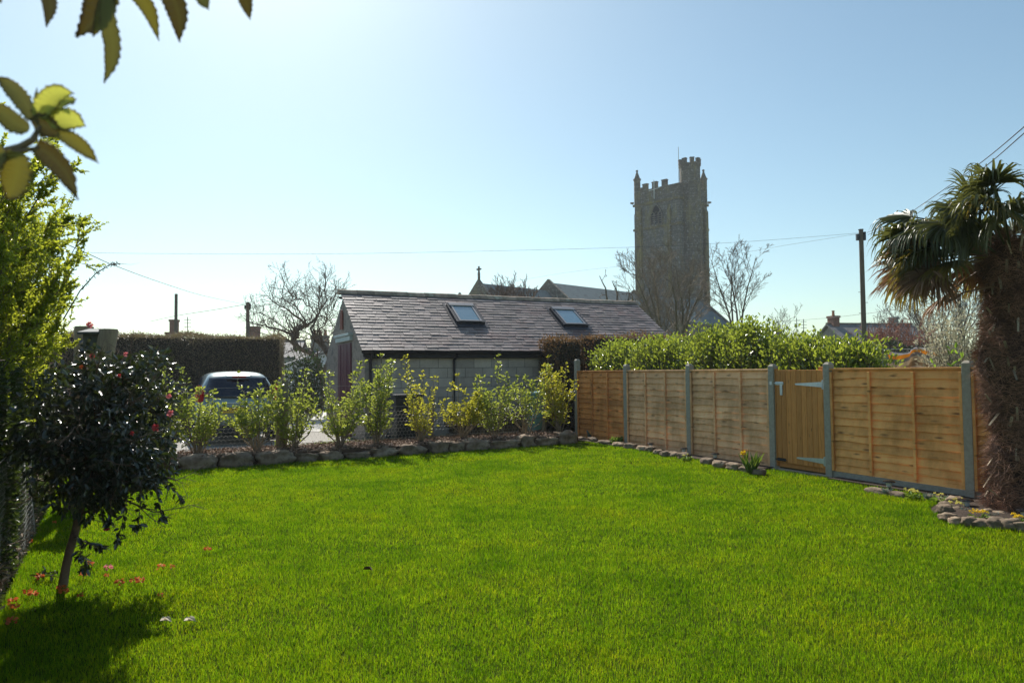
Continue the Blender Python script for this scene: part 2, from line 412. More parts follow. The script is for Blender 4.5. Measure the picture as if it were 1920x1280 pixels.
ps = [(1779, 953, 26), (1772, 965, 26), (1778, 977, 30), (1796, 983, 28), (1816, 986, 30), (1840, 988, 34), (1868, 991, 34), (1896, 994, 34), (1922, 997, 34), (1790, 948, 22), (1798, 963, 22), (1850, 972, 34), (1880, 976, 30)]
pl = ['brown stone at the top left of the palm border', 'pale rounded stone at the far left of the palm border', 'grey stone at the lower left curve of the palm border', 'brown stone on the lower curve of the palm border, left of the hollow one', 'hollow brown stone in the front row of the palm border', 'orange-brown stone in front of the yellow primroses at the palm', 'long sandy stone in the palm border below the grey-leaved plant', 'pink sandy stone of the palm border near the right edge', 'grey stone of the palm border at the right picture edge', 'dark brown stone at the back of the palm border', 'dark rough stone inside the left end of the palm border', 'earthy brown lump at the foot of the palm, left', 'earthy brown lump at the foot of the palm, right']
for i, (px, py, wpx) in enumerate(ps):
    c = G(px, py); stone('border_stone', (c.x, c.y, -.01), (wpx / F * c.y * 1.1, .15, random.uniform(.08, .12)), random.uniform(-.4, .4), 90 + i, M_stone2, pl[i], 'stones round the palm', rough=.2, sq=2.6)
M_bedsoil = pm('bed_soil', [(.035, .022, .014), (.07, .045, .03)], 14, .95, .9, 50, .02)
m = MB(); m.lathe([(-.01, .80), (.04, .74), (.08, .5), (.10, .01)], 28, (PALM.x, PALM.y, 0)); tag(m.build('palm_bed', M_bedsoil, smooth=True), kind='structure')
m = MB(); a, b_ = fence_pt(-.02), fence_pt(3.0); m.prism([a + FN * .04, b_ + FN * .04, b_ + FN * .36, a + FN * .36][::-1], (0, 0, .035)); 
a, b_ = fence_pt(-2.6), fence_pt(-.6); m.prism([a + FN * .04, b_ + FN * .04, b_ + FN * .24, a + FN * .24][::-1], (0, 0, .035)); tag(m.build('soil_border', M_bedsoil), kind='structure')

# ================================================================= fence
def lapmat(name, cols, knot=(.12, .05, .02)):
    m, nt, b = newmat(name); vec = coords(nt, (1.2, 1, 26))
    g = noisef(nt, vec, 2.2, 6, .65, .4); col = ramp(nt, g, cols, .3, .7)
    v2 = coords(nt, (2.0, 3.0, 8)); v = N_(nt, 'ShaderNodeTexVoronoi'); v.inputs['Scale'].default_value = 1.6; nt.links.new(v2, v.inputs['Vector'])
    kn = ramp(nt, v.outputs['Distance'], [(1, 1, 1), (0, 0, 0)], .04, .24); col = mixc(nt, col, knot, math_(nt, 'MULTIPLY', kn, .85))
    big = noisef(nt, coords(nt, (1.6, 1, 1.0)), 1.9, 5); col = mixc(nt, col, ramp(nt, big, [(.70, .64, .58), (1.12, 1.08, 1.05)], .36, .6), 1, 'MULTIPLY')
    k = math_(nt, 'MULTIPLY_ADD', attr(nt), .34, .83); cb = N_(nt, 'ShaderNodeCombineColor')
    for i in range(3): nt.links.new(k, cb.inputs[i])
    col = mixc(nt, col, cb.outputs[0], 1, 'MULTIPLY'); nt.links.new(col, b.inputs['Base Color'])
    b.inputs['Roughness'].default_value = .75; b.inputs['Specular IOR Level'].default_value = .25; bump(nt, b, g, .35, .004); return m
M_lapO = lapmat('larchlap_orange', [(.70, .27, .08), (.80, .36, .12), (.52, .18, .05)])
M_lapP = lapmat('larchlap_pale', [(.88, .485, .24), (.92, .56, .31), (.74, .375, .17)], (.22, .12, .06))
M_lapR = lapmat('larchlap_tan', [(.92, .40, .125), (.94, .48, .17), (.80, .31, .08)])
def vertmat(name, cols):
    m, nt, b = newmat(name); vec = coords(nt, (26, 1, 1.3)); g = noisef(nt, vec, 2.2, 6, .65, .5); col = ramp(nt, g, cols, .3, .7)
    v = N_(nt, 'ShaderNodeTexVoronoi'); v.inputs['Scale'].default_value = 2.4; nt.links.new(coords(nt, (6, 3, 1.6)), v.inputs['Vector'])
    kn = ramp(nt, v.outputs['Distance'], [(1, 1, 1), (0, 0, 0)], .03, .15); col = mixc(nt, col, (.12, .05, .02), math_(nt, 'MULTIPLY', kn, .8))
    k = math_(nt, 'MULTIPLY_ADD', attr(nt), .4, .8); cb = N_(nt, 'ShaderNodeCombineColor')
    for i in range(3): nt.links.new(k, cb.inputs[i])
    col = mixc(nt, col, cb.outputs[0], 1, 'MULTIPLY'); nt.links.new(col, b.inputs['Base Color']); b.inputs['Roughness'].default_value = .7; b.inputs['Specular IOR Level'].default_value = .3; bump(nt, b, g, .3, .003); return m
M_gate = vertmat('gate_boards', [(.50, .195, .045), (.66, .28, .08), (.36, .13, .025)])
M_conc = pm('post_concrete', [(.31, .28, .23), (.42, .385, .32)], 30, .9, .5, 120, .003)
M_zinc = pm('zinc', [(.55, .60, .64), (.68, .72, .76)], 20, .42, metal=.7)
M_black = pm('black_metal', [(.02, .02, .022)], 5, .35)

def lap_panel(parent, L, H, mat, z0, seed):
    """overlapping wavy horizontal boards; local x along, -y... +y is the lawn side"""
    rnd = random.Random(seed); m = MB(); nb = 13; e = H / nb; K = 30
    for i in range(nb):
        zt = z0 + H - i * e + .015; off = rnd.uniform(0, 60); amp = rnd.uniform(.004, .013); vs = []
        for k in range(K + 1):
            x = .012 + (L - .024) * k / K
            wv = mnoise.noise(Vector((x * 2.2 + off, i * 3.1, 0))) * amp * 2 + mnoise.noise(Vector((x * 7 + off, i, 5))) * amp * .5
            zb = zt - e - .022 + wv
            if i == nb - 1: zb = z0
            vs += [(x, -.004, zt), (x, .026, zb), (x, .012, zb), (x, -.010, zt)]
        fs = []
        for k in range(K):
            a = 4 * k; b_ = a + 4
            fs += [(a, a + 1, b_ + 1, b_), (a + 1, a + 2, b_ + 2, b_ + 1), (a + 2, a + 3, b_ + 3, b_ + 2)]
        m.add(vs, fs, rnd.random())
    m.build('lap_boards', mat, parent)
    for x in (.022, L / 3, 2 * L / 3, L - .022):
        b_ = MB(); b_.box((x, .038, z0 + H / 2 - .01), (.036, .022, H - .03)); b_.build('batten', mat, parent, bevel=.003)
        b_ = MB(); b_.box((x, -.02, z0 + H / 2 - .01), (.036, .018, H - .03)); b_.build('batten', mat, parent, bevel=.003)
    b_ = MB(); b_.box((L / 2, .008, z0 + H + .012), (L, .07, .026)); b_.build('cap_rail', mat, parent, bevel=.004)
def fence_panel(ta, tb, mat, label, seed, board=True):
    a, b_ = fence_pt(ta), fence_pt(tb)            # a = near end
    L = (b_ - a).length - .10; o = a + FV * .05
    e = thing('fence_panel', label, 'fence panel', (o.x, o.y, 0), FROT, 'lap fence panels along the lawn')
    z0 = .105 if board else .02; lap_panel(e, L, 1.5 - z0 - .025, mat, z0, seed)
    if board:
        g = MB(); g.box((L / 2, 0, .05), (L + .02, .045, .10)); g.build('gravel_board', M_conc, e, bevel=.004)
    return e

fence_panel(-2.526, -1.526, M_lapR, 'tan lap fence panel mostly hidden behind the palm trunk', 5)
fence_panel(-1.526, -.526, M_lapR, 'tan lap fence panel between the gate and the palm', 6)
fence_panel(0, 1, M_lapP, 'pale lap fence panel directly left of the gate', 7, False)
fence_panel(1, 2, M_lapP, 'pale lap fence panel between the second and third posts from the far corner', 8, False)
fence_panel(2, 3, M_lapO, 'orange lap fence panel in the far corner, farthest from the gate', 9, False)
posts = [(-2.526, 1.58, 'concrete fence post hidden behind the palm trunk'), (-1.526, 1.575, 'speckled concrete post beside the palm trunk'), (-.526, 1.585, 'grey concrete post carrying the gate hinges'),
         (0, 1.57, 'grey concrete post on the latch side of the gate'), (1, 1.60, 'grey concrete post between the two pale fence panels'), (2, 1.62, 'grey concrete post between the orange and the pale panel'), (3, 1.76, 'taller concrete post at the far corner by the brown hedge')]
for t_, h_, lb in posts:
    p = fence_pt(t_); e = thing('concrete_post', lb, 'fence post', (p.x, p.y, 0), FROT, 'concrete fence posts')
    m = MB(); w = .052
    for x0 in (1,):
        vs = [(-w, -w, -.05), (w, -w, -.05), (w, w, -.05), (-w, w, -.05), (-w, -w, h_ - .03), (w, -w, h_ - .03), (w, w, h_ - .03), (-w, w, h_ - .03), (-w * .55, -w * .55, h_), (w * .55, -w * .55, h_), (w * .55, w * .55, h_), (-w * .55, w * .55, h_)]
        m.add(vs, [(3, 2, 1, 0), (0, 1, 5, 4), (1, 2, 6, 5), (2, 3, 7, 6), (3, 0, 4, 7), (4, 5, 9, 8), (5, 6, 10, 9), (6, 7, 11, 10), (7, 4, 8, 11), (8, 9, 10, 11)])
    o = m.build('post_shaft', M_conc, e, bevel=.006)
# gate
a, b_ = fence_pt(-.526) + FV * .056, fence_pt(0) - FV * .056; L = (b_ - a).length
gate = thing('garden_gate', 'brown boarded garden gate with galvanised strap hinges', 'gate', (a.x, a.y, 0), FROT)
m = MB(); nb = 9; bw = (L - .05) / nb
for i in range(nb): m.box((.03 + bw * (i + .5), .012, .80 + .0), (bw - .005, .022, 1.36))
m.build('gate_boards', M_gate, gate, bevel=.003)
m = MB(); m.box((.012, .0, .78), (.022, .06, 1.44)); m.build('gate_stile', M_gate, gate); m = MB(); m.box((L - .012, .0, .78), (.016, .06, 1.44)); m.build('gate_stile', M_gate, gate)
m = MB(); m.box((.06, -.03, 1.49), (.1, .07, .07)); m.build('top_block', M_gate, gate, bevel=.004)
m = MB(); m.box((L / 2, -.03, .1), (L - .05, .05, .1)); m.box((L / 2, -.03, .8), (L - .05, .05, .1)); m.box((L / 2, -.03, 1.38), (L - .05, .05, .1)); m.build('gate_ledges', M_gate, gate)
for z in (1.275, .215):
    h = MB(); h.prism([(.03, .025, z - .038), (.03, .025, z + .038), (.50, .025, z + .012), (.52, .025, z), (.50, .025, z - .012)], (0, .006, 0))
    h.box((.008, .03, z), (.035, .012, .13)); h.tube([(.026, .034, z - .06), (.026, .034, z + .06)], .009, 8)
    for x_ in (.1, .2, .33): h.tube([(x_, .03, z), (x_, .036, z)], .008, 8)
    h.build('strap_hinge', M_zinc, gate)
h = MB(); z = 1.285; h.box((L - .09, .028, z), (.15, .006, .05)); h.tube([(L - .18, .036, z), (L + .05, .036, z)], .007, 8); h.box((L - .13, .032, z - .1), (.045, .008, .15)); h.box((L + .05, .055, z), (.04, .006, .05)); h.build('latch', M_zinc, gate)
h = MB(); z = .16; h.box((L - .1, .028, z), (.16, .006, .045)); h.tube([(L - .2, .038, z), (L + .06, .038, z)], .009, 8); h.build('bolt', M_black, gate)
m = MB(); m.box((L / 2, .05, .012), (L + .1, .12, .03)); o = m.build('gate_sill', M_conc, gate, bevel=.004)

# ================================================================= outbuilding
E0 = P(683, 657, 15.8); EZ = E0.z
ob = thing('outbuilding', 'low stone outbuilding with a slate roof and two roof windows', 'outbuilding', (E0.x, E0.y, 0), SITE)
LEN, HW, RZ = 8.75, 2.3, 3.53
rise = RZ - EZ; SL = math.hypot(HW, rise); pit = math.atan2(rise, HW)
M_slate, nt, b = newmat('roof_slate'); vec = coords(nt)
col = ramp(nt, attr(nt), [(.13, .105, .10), (.20, .16, .15), (.29, .225, .21), (.18, .145, .14)], 0, 1)
col = mixc(nt, col, (.23, .12, .105), ramp(nt, noisef(nt, vec, 1.1, 5, .7), [(0, 0, 0), (.55, .55, .55)], .50, .66))
col = mixc(nt, col, (.50, .44, .36), ramp(nt, noisef(nt, vec, 7, 5, .7), [(0, 0, 0), (.6, .6, .6)], .58, .72))
nt.links.new(col, b.inputs['Base Color']); b.inputs['Roughness'].default_value = .55; b.inputs['Specular IOR Level'].default_value = .35
bump(nt, b, noisef(nt, vec, 30, 5, .7), .4, .006)
def roofpt(x, s, up=0):      # s along the slope from the eave
    return Vector((x, s * math.cos(pit) - up * math.sin(pit), EZ + s * math.sin(pit) + up * math.cos(pit)))
def slates(x0, x1, S, rows, w, parent, name, mirror=False, seed=3):
    rnd = random.Random(seed); m = MB(); e = S / rows
    for r_ in range(rows):
        x = x0 - (w * .5 if r_ % 2 else 0) + rnd.uniform(-.02, .02)
        while x < x1:
            ww = w * rnd.uniform(.75, 1.2); xa, xb = max(x, x0), min(x + ww, x1)
            if xb - xa > .03:
                lift = .024 + rnd.uniform(0, .010); t_ = .012; s0 = r_ * e - .02 + rnd.uniform(-.008, .008); s1 = s0 + e * 1.45; g = .003
                if rnd.random() < .04: s0 -= rnd.uniform(.01, .03)
                tw = rnd.uniform(-.006, .006)
                vs = [roofpt(xa + g, s0 + tw, lift - t_), roofpt(xb - g, s0 - tw, lift - t_), roofpt(xb - g, min(s1, S), .002), roofpt(xa + g, min(s1, S), .002), roofpt(xa + g, s0 + tw, lift), roofpt(xb - g, s0 - tw, lift), roofpt(xb - g, min(s1, S), .012), roofpt(xa + g, min(s1, S), .012)]
                if mirror: vs = [Vector((v.x, 2 * HW - v.y, v.z)) for v in vs]
                m.add(vs, [(4, 5, 6, 7), (0, 4, 7, 3), (1, 2, 6, 5), (0, 1, 5, 4)])
            x += ww
    return m.build(name, M_slate, parent)
slates(-.06, LEN + .06, SL, 20, .26, ob, 'roof_slates')
slates(.07, LEN + .0, SL, 20, .26, ob, 'roof_slates', True, 4)
m = MB(); 
for sgn in (0, 1):
    q = [roofpt(-.04, 0, -.03), roofpt(LEN + .04, 0, -.03), roofpt(LEN + .04, SL - .03, -.03), roofpt(-.04, SL - .03, -.03)]
    if sgn: q = [Vector((max(v.x, .08), 2 * HW - v.y, v.z)) for v in q]
    m.prism(q, (0, 0, .022))
M_dark = pm('dark_timber', [(.018, .014, .018), (.03, .024, .03)], 8, .6, .2)
m.build('roof_deck', M_dark, ob)
M_ridge = pm('ridge_tile', [(.30, .20, .145), (.42, .31, .23), (.22, .17, .12), (.38, .35, .27)], 3.5, .9, .6, 18, .01, var=.25)
m = MB(); x = -.09; 
while x < LEN + .05:
    w_ = .44; a_ = []; 
    for s_ in range(2):
        xx = x + s_ * w_
        a_.append([Vector((xx, HW + y_, RZ + z_)) for y_, z_ in ((-.155, -.062), (-.13, -.03), (-.06, .035), (0, .055), (.06, .035), (.13, -.03), (.155, -.062))])
    dz = random.uniform(-.006, .006); vs = [v + Vector((0, 0, dz)) for v in a_[0] + a_[1]]
    m.add(vs, [(i, i + 1, 8 + i, 7 + i) for i in range(6)] + [(0, 6, 5, 4, 3, 2, 1)] + [(7, 8, 9, 10, 11, 12, 13)]); x += w_ + .006
m.build('ridge_tiles', M_ridge, ob)
m = MB(); m.box((LEN / 2, HW - .175, RZ - .135), (LEN + .1, .03, .05)); m.box((LEN / 2, HW + .175, RZ - .135), (LEN + .1, .03, .05)); m.build('ridge_mortar', M_dark, ob)
# walls
M_block, nt, b = newmat('block_wall'); tc = N_(nt, 'ShaderNodeTexCoord'); sx = N_(nt, 'ShaderNodeSeparateXYZ'); cx = N_(nt, 'ShaderNodeCombineXYZ')
nt.links.new(tc.outputs['Object'], sx.inputs[0]); nt.links.new(sx.outputs[0], cx.inputs[0]); nt.links.new(sx.outputs[2], cx.inputs[1])
br = N_(nt, 'ShaderNodeTexBrick'); nt.links.new(cx.outputs[0], br.inputs['Vector']); br.inputs['Scale'].default_value = 1
for k_, v_ in (('Brick Width', .45), ('Row Height', .228), ('Mortar Size', .007), ('Mortar Smooth', .3), ('Bias', 0)): br.inputs[k_].default_value = v_
br.inputs['Color1'].default_value = (.43, .365, .325, 1); br.inputs['Color2'].default_value = (.56, .485, .42, 1); br.inputs['Mortar'].default_value = (.20, .18, .16, 1)
col = mixc(nt, br.outputs[0], ramp(nt, noisef(nt, coords(nt), 2.2, 6, .7), [(.72, .70, .68), (1.1, 1.08, 1.05)], .35, .65), 1, 'MULTIPLY')
nt.links.new(col, b.inputs['Base Color']); b.inputs['Roughness'].default_value = .9
hgt = math_(nt, 'MULTIPLY_ADD', noisef(nt, coords(nt), 60, 4, .7), .3, math_(nt, 'SUBTRACT', 1, br.outputs['Fac'])); bump(nt, b, hgt, .6, .01)
M_rubble = pm('rubble_wall', [(.20, .165, .14), (.33, .28, .24), (.15, .13, .125)], 3.2, .95, .8, 14, .03, stretch=(1, 1, 1.6))
m = MB(); m.box2((.12, .22, -.1), (LEN - .12, .44, EZ - .03)); m.build('front_wall', M_block, ob)
m = MB(); m.box2((.12, 2 * HW - .44, -.1), (LEN - .12, 2 * HW - .22, EZ - .03)); m.build('back_wall', M_block, ob)
for x0, x1 in ((.06, .36), (LEN - .36, LEN - .06)):
    m = MB(); g = [(x0, .2, -.1), (x0, .2, EZ + .10), (x0, HW, RZ - .055), (x0, 2 * HW - .0, EZ - .03), (x0, 2 * HW - .0, -.1)]; m.prism(g, (x1 - x0, 0, 0)); m.build('gable_wall', M_rubble, ob)
M_maroon = pm('maroon_paint', [(.10, .035, .05), (.14, .05, .065)], 8, .5, .2, 40)
M_lint = pm('lintel_paint', [(.42, .50, .50), (.52, .58, .57)], 6, .6)
d = MB()
for i in range(2): d.box((.045, 1.83 + .73 * i, 1.1), (.05, .70, 2.24)); d.box((.015, 1.83 + .73 * i, 1.1), (.012, .03, 2.2))
d.build('double_door', M_maroon, ob, bevel=.004)
d = MB(); d.box((.03, 2.2, 2.33), (.10, 1.66, .11)); d.build('door_lintel', M_lint, ob, bevel=.006)
d = MB(); d.box((.02, 2.2, 2.425), (.16, 1.72, .06)); d.build('door_lintel', M_lint, ob, bevel=.006)
M_rust = pm('rust_red', [(.28, .09, .06), (.16, .06, .05)], 10, .8)
d = MB(); pts = [(.052, HW + .22 + math.cos(w_) * .13, 2.92 + math.sin(w_) * .17) for w_ in np.linspace(0, math.pi, 9)] + [(.052, HW + .09, 2.6), (.052, HW + .35, 2.6)]; d.prism(pts, (-.03, 0, 0)); d.build('gable_vent', M_rust, ob)
# eaves, gutter, pipes
d = MB(); d.box((LEN / 2, .10, EZ - .075), (LEN, .05, .13)); d.box((LEN / 2, .16, EZ - .15), (LEN - .1, .14, .02)); d.build('fascia', M_dark, ob)
d = MB(); prof = [(math.cos(w_) * .055, math.sin(w_) * .055) for w_ in np.linspace(math.pi, 2 * math.pi, 8)]; xs_ = (-.05, LEN + .05)
vs = [(x_, -.005 + a_, EZ - .01 + b__) for x_ in xs_ for a_, b__ in prof] + [(x_, -.005 + a_ * .85, EZ - .005 + b__ * .85) for x_ in xs_ for a_, b__ in prof]
d.add(vs, [(i, i + 1, 9 + i, 8 + i) for i in range(7)] + [(16 + i, 24 + i, 25 + i, 17 + i) for i in range(7)]); d.build('gutter', M_dark, ob, smooth=True)
def alongx(px):              # local x on the front wall plane seen at px
    p_ = hit(px, 700, Vector((E0.x, E0.y, 0)) + V * .2, V); return (p_ - Vector((E0.x, E0.y, 0))).dot(U)
for px in (851, 694):
    x_ = alongx(px); d = MB(); d.tube([(x_, .0, EZ - .06), (x_, .05, EZ - .12), (x_, .17, EZ - .22), (x_, .17, -.1)], .034, 10); d.build('downpipe', M_dark, ob, smooth=True)
# roof windows
M_frame = pm('window_cladding', [(.30, .28, .29), (.36, .34, .34)], 5, .45, metal=.3)
M_darkfr = pm('window_upstand', [(.035, .033, .04)], 5, .5)
M_glassr, nt, b = newmat('roof_glass'); b.inputs['Base Color'].default_value = (.10, .20, .25, 1); b.inputs['Roughness'].default_value = .1; b.inputs['Coat Weight'].default_value = 1; b.inputs['IOR'].default_value = 2.0; b.inputs['Specular IOR Level'].default_value = .9
nrm_roof = (Matrix.Rotation(SITE, 3, 'Z') @ Vector((0, -math.sin(pit), math.cos(pit))))
def roofuv(px, py):
    p0 = Matrix.Rotation(SITE, 3, 'Z') @ roofpt(0, 0, .09) + Vector((E0.x, E0.y, 0)); p_ = hit(px, py, p0, nrm_roof) - Vector((E0.x, E0.y, 0))
    l = Matrix.Rotation(-SITE, 3, 'Z') @ p_; return l.x, (l.z - EZ) / math.sin(pit)
MR = Matrix.Rotation(pit, 3, 'X')
for (tx, ty, bx_, by_) in ((841, 574, 912, 609), (1035.5, 581, 1107, 614)):
    xa, sb = roofuv(tx, ty); xb, sa = roofuv(bx_, by_)
    f = MB(); h_ = .10
    def rb(mb, x0, x1, s0, s1, u0, u1):
        mb.box(roofpt((x0 + x1) / 2, (s0 + s1) / 2, (u0 + u1) / 2), (x1 - x0, s1 - s0, u1 - u0), M=MR)
    u_ = MB(); rb(u_, xa - .02, xa + .05, sa, sb, -.02, .10); rb(u_, xb - .05, xb + .02, sa, sb, -.02, .10); rb(u_, xa + .05, xb - .05, sa, sa + .06, -.02, .10); rb(u_, xa + .05, xb - .05, sb - .08, sb, -.02, .10); w0 = u_.build('roof_window_frame', M_darkfr, ob, bevel=.004)
    rb(f, xa + .055, xa + .10, sa + .065, sb - .12, .085, .112); rb(f, xb - .10, xb - .055, sa + .065, sb - .12, .085, .112); rb(f, xa + .055, xb - .055, sa + .02, sa + .064, .101, .116); rb(f, xa + .02, xb - .02, sb - .119, sb + .01, .101, .125)
    sh = f.build('sash', M_frame, w0)
    gl = MB(); rb(gl, xa + .10, xb - .10, sa + .06, sb - .11, .088, .096); gl.build('glass_pane', M_glassr, w0)
    fl_ = MB(); rb(fl_, xa - .10, xb + .10, sa - .16, sa, .028, .036); rb(fl_, xa - .1, xa - .022, sa, sb + .1, .028, .036); rb(fl_, xb + .022, xb + .1, sa, sb + .1, .028, .036); fl_.build('flashing', M_darkfr, w0)
# ================================================================= church
C0 = Vector((23.48, 99, 0)); CR = R(45)
ch = thing('church', 'grey granite church with a tall battlemented west tower and stair turret', 'church', C0, CR)
def stonemat(name, cols, lich=(.34, .27, .10), la=.5, bs=1.0):
    m, nt, b = newmat(name); tc = N_(nt, 'ShaderNodeTexCoord'); sx = N_(nt, 'ShaderNodeSeparateXYZ'); nt.links.new(tc.outputs['Object'], sx.inputs[0])
    cx = N_(nt, 'ShaderNodeCombineXYZ'); nt.links.new(math_(nt, 'ADD', sx.outputs[0], sx.outputs[1]), cx.inputs[0]); nt.links.new(sx.outputs[2], cx.inputs[1])
    br = N_(nt, 'ShaderNodeTexBrick'); nt.links.new(cx.outputs[0], br.inputs['Vector']); br.inputs['Scale'].default_value = bs
    for k_, v_ in (('Brick Width', .8), ('Row Height', .36), ('Mortar Size', .03), ('Mortar Smooth', .4), ('Bias', -.1)): br.inputs[k_].default_value = v_
    br.inputs['Color1'].default_value = c4(cols[0]); br.inputs['Color2'].default_value = c4(cols[1]); br.inputs['Mortar'].default_value = c4(cols[2])
    col = br.outputs[0]
    col = mixc(nt, col, (.52, .50, .48), ramp(nt, noisef(nt, coords(nt), 2.6, 8, .85), [(0, 0, 0), (.95, .95, .95)], .54, .62))
    col = mixc(nt, col, (.10, .085, .07), ramp(nt, noisef(nt, coords(nt), 1.6, 8, .8), [(.75, .75, .75), (0, 0, 0)], .36, .47))
    col = mixc(nt, col, lich, math_(nt, 'MULTIPLY', ramp(nt, noisef(nt, coords(nt, (1, 1, .35)), .7, 6, .75), [(0, 0, 0), (1, 1, 1)], .5, .62), la))
    nt.links.new(col, b.inputs['Base Color']); b.inputs['Roughness'].default_value = .95
    bump(nt, b, math_(nt, 'SUBTRACT', noisef(nt, coords(nt), 5, 5, .7), br.outputs['Fac']), .8, .08); return m
M_tower = stonemat('tower_stone', [(.18, .155, .13), (.28, .245, .21), (.12, .105, .09)])
M_quoin = stonemat('quoin_stone', [(.24, .175, .075), (.19, .15, .08), (.14, .11, .065)], la=.75)
M_turret = stonemat('turret_stone', [(.165, .13, .10), (.21, .17, .125), (.13, .10, .08)], la=.45)
M_lead = pm('church_slate', [(.085, .115, .12), (.13, .165, .17), (.07, .09, .095)], 1.2, .7, .4, 6, .03)
M_louv = pm('louvre', [(.012, .011, .010)], 3, .9)
m = MB(); m.box2((0, 0, -.2), (7.5, 7.5, 25.5)); m.build('tower_wall', M_tower, ch)
m = MB()
for (a, b_) in (((-.03, -.03), (7.53, .3)), ((-.03, 7.2), (7.53, 7.53)), ((-.03, .301), (.3, 7.199)), ((7.2, .301), (7.53, 7.199))): m.box2((a[0], a[1], 25.502), (b_[0], b_[1], 27.55))
def crenels(p0, p1, n, inn, z0, z1):
    p0, p1 = Vector(p0), Vector(p1); L = (p1 - p0).length; d = (p1 - p0) / L; w = L / (2 * n + 1)
    for i in range(n): 
        c = p0 + d * w * (2 * i + 1.5); r_ = math.atan2(d.y, d.x)
        m.box((c.x, c.y, (z0 + z1) / 2), (w * .98, inn, z1 - z0), rz=r_); m.box((c.x, c.y, z1 + .06), (w * 1.08, inn + .12, .12), rz=r_)
crenels((.19, 1.2, 0), (.19, 6.9, 0), 3, .42, 27.552, 28.35); crenels((4.0, .19, 0), (6.9, .19, 0), 1, .42, 27.552, 28.35); crenels((7.41, .6, 0), (7.41, 6.9, 0), 3, .42, 27.552, 28.35); crenels((.6, 7.41, 0), (6.9, 7.41, 0), 3, .42, 27.552, 28.35)
m.build('parapet', M_turret, ch)
m = MB()
for z in (8.5, 21.75, 25.35):
    t_ = .2; m.box2((-t_, -t_, z), (-.002, 7.5 + t_, z + .3)); m.box2((-.001, -t_, z), (7.5 + t_, -.002, z + .3)); m.box2((7.502, 0, z), (7.5 + t_, 7.5 + t_, z + .3))
m.build('string_course', M_quoin, ch)
for i, (a, b_) in enumerate((((-.42, 6.2, -.1), (-.003, 7.0, 24.4)), ((-.30, 1.35, -.1), (-.003, 1.85, 24.0)), ((6.3, -.42, -.1), (7.1, -.003, 24.4)), ((.5, 7.503, -.1), (1.3, 7.95, 24.4)), ((7.503, .5, -.1), (7.95, 1.3, 24.4)))):
    m = MB(); m.box2(a, b_); x0, y0, x1, y1 = a[0], a[1], b_[0], b_[1]
    if i < 2: m.prism([(x0, y0, b_[2] + .002), (x1, y0, b_[2] + .002), (x1, y0, b_[2] + .8)], (0, y1 - y0, 0))
    elif i == 2: m.prism([(x0, y0, b_[2] + .002), (x0, y1, b_[2] + .002), (x0, y1, b_[2] + .8)], (x1 - x0, 0, 0))
    m.build('buttress', M_quoin, ch)
def octo(c, r_, z0, z1, mb, n=8, r2=None):
    r2 = r_ if r2 is None else r2
    a = [Vector((c[0] + math.cos(R(22.5) + 2 * math.pi * i / n) * r_, c[1] + math.sin(R(22.5) + 2 * math.pi * i / n) * r_, z0)) for i in range(n)]
    b2 = [Vector((c[0] + math.cos(R(22.5) + 2 * math.pi * i / n) * r2, c[1] + math.sin(R(22.5) + 2 * math.pi * i / n) * r2, z1)) for i in range(n)]
    mb.add(a + b2, [tuple(range(n - 1, -1, -1)), tuple(range(n, 2 * n))] + [(i, (i + 1) % n, n + (i + 1) % n, n + i) for i in range(n)])
TC = (2.4, -.3)
m = MB(); octo(TC, 1.45, -.1, 30.1, m); octo(TC, 1.56, 27.6, 27.85, m); octo(TC, 1.54, 21.72, 22.1, m); tur = m.build('stair_turret', M_turret, ch)
m = MB(); octo(TC, 1.56, 30.102, 30.4, m)
for i in range(8):
    w_ = 2 * math.pi * (i + .5) / 8 + R(22.5); c = (TC[0] + math.cos(w_) * 1.33, TC[1] + math.sin(w_) * 1.33)
    m.box((c[0], c[1], 30.72), (.42, .56, .63), rz=w_); m.box((c[0], c[1], 31.1), (.5, .64, .1), rz=w_)
m.build('turret_battlement', M_turret, ch)
for (x_, y_, zt) in ((.3, 7.2, 0), (7.2, .3, 0), (7.3, 7.3, -1.2), (.1, .1, None)):
    if zt is None: continue
    m = MB(); octo((x_, y_), .48, 25.52, 29.3 + zt, m); octo((x_, y_), .58, 29.302 + zt, 29.5 + zt, m); octo((x_, y_), .46, 29.502 + zt, 30.6 + zt, m, r2=.08); octo((x_, y_), .17, 30.55 + zt, 30.8 + zt, m)
    m.build('pinnacle', M_turret, ch)
for p_, d_ in (((-.1, 7.6, 25.9), (-.35, .35)), ((7.6, -.1, 25.9), (.35, -.35))):
    m = MB(); v = Vector(p_); e_ = v + Vector((d_[0], d_[1], .05)); m.tube([v, v.lerp(e_, .6), e_], [.2, .16, .1], 6); m.build('gargoyle', M_turret, ch)
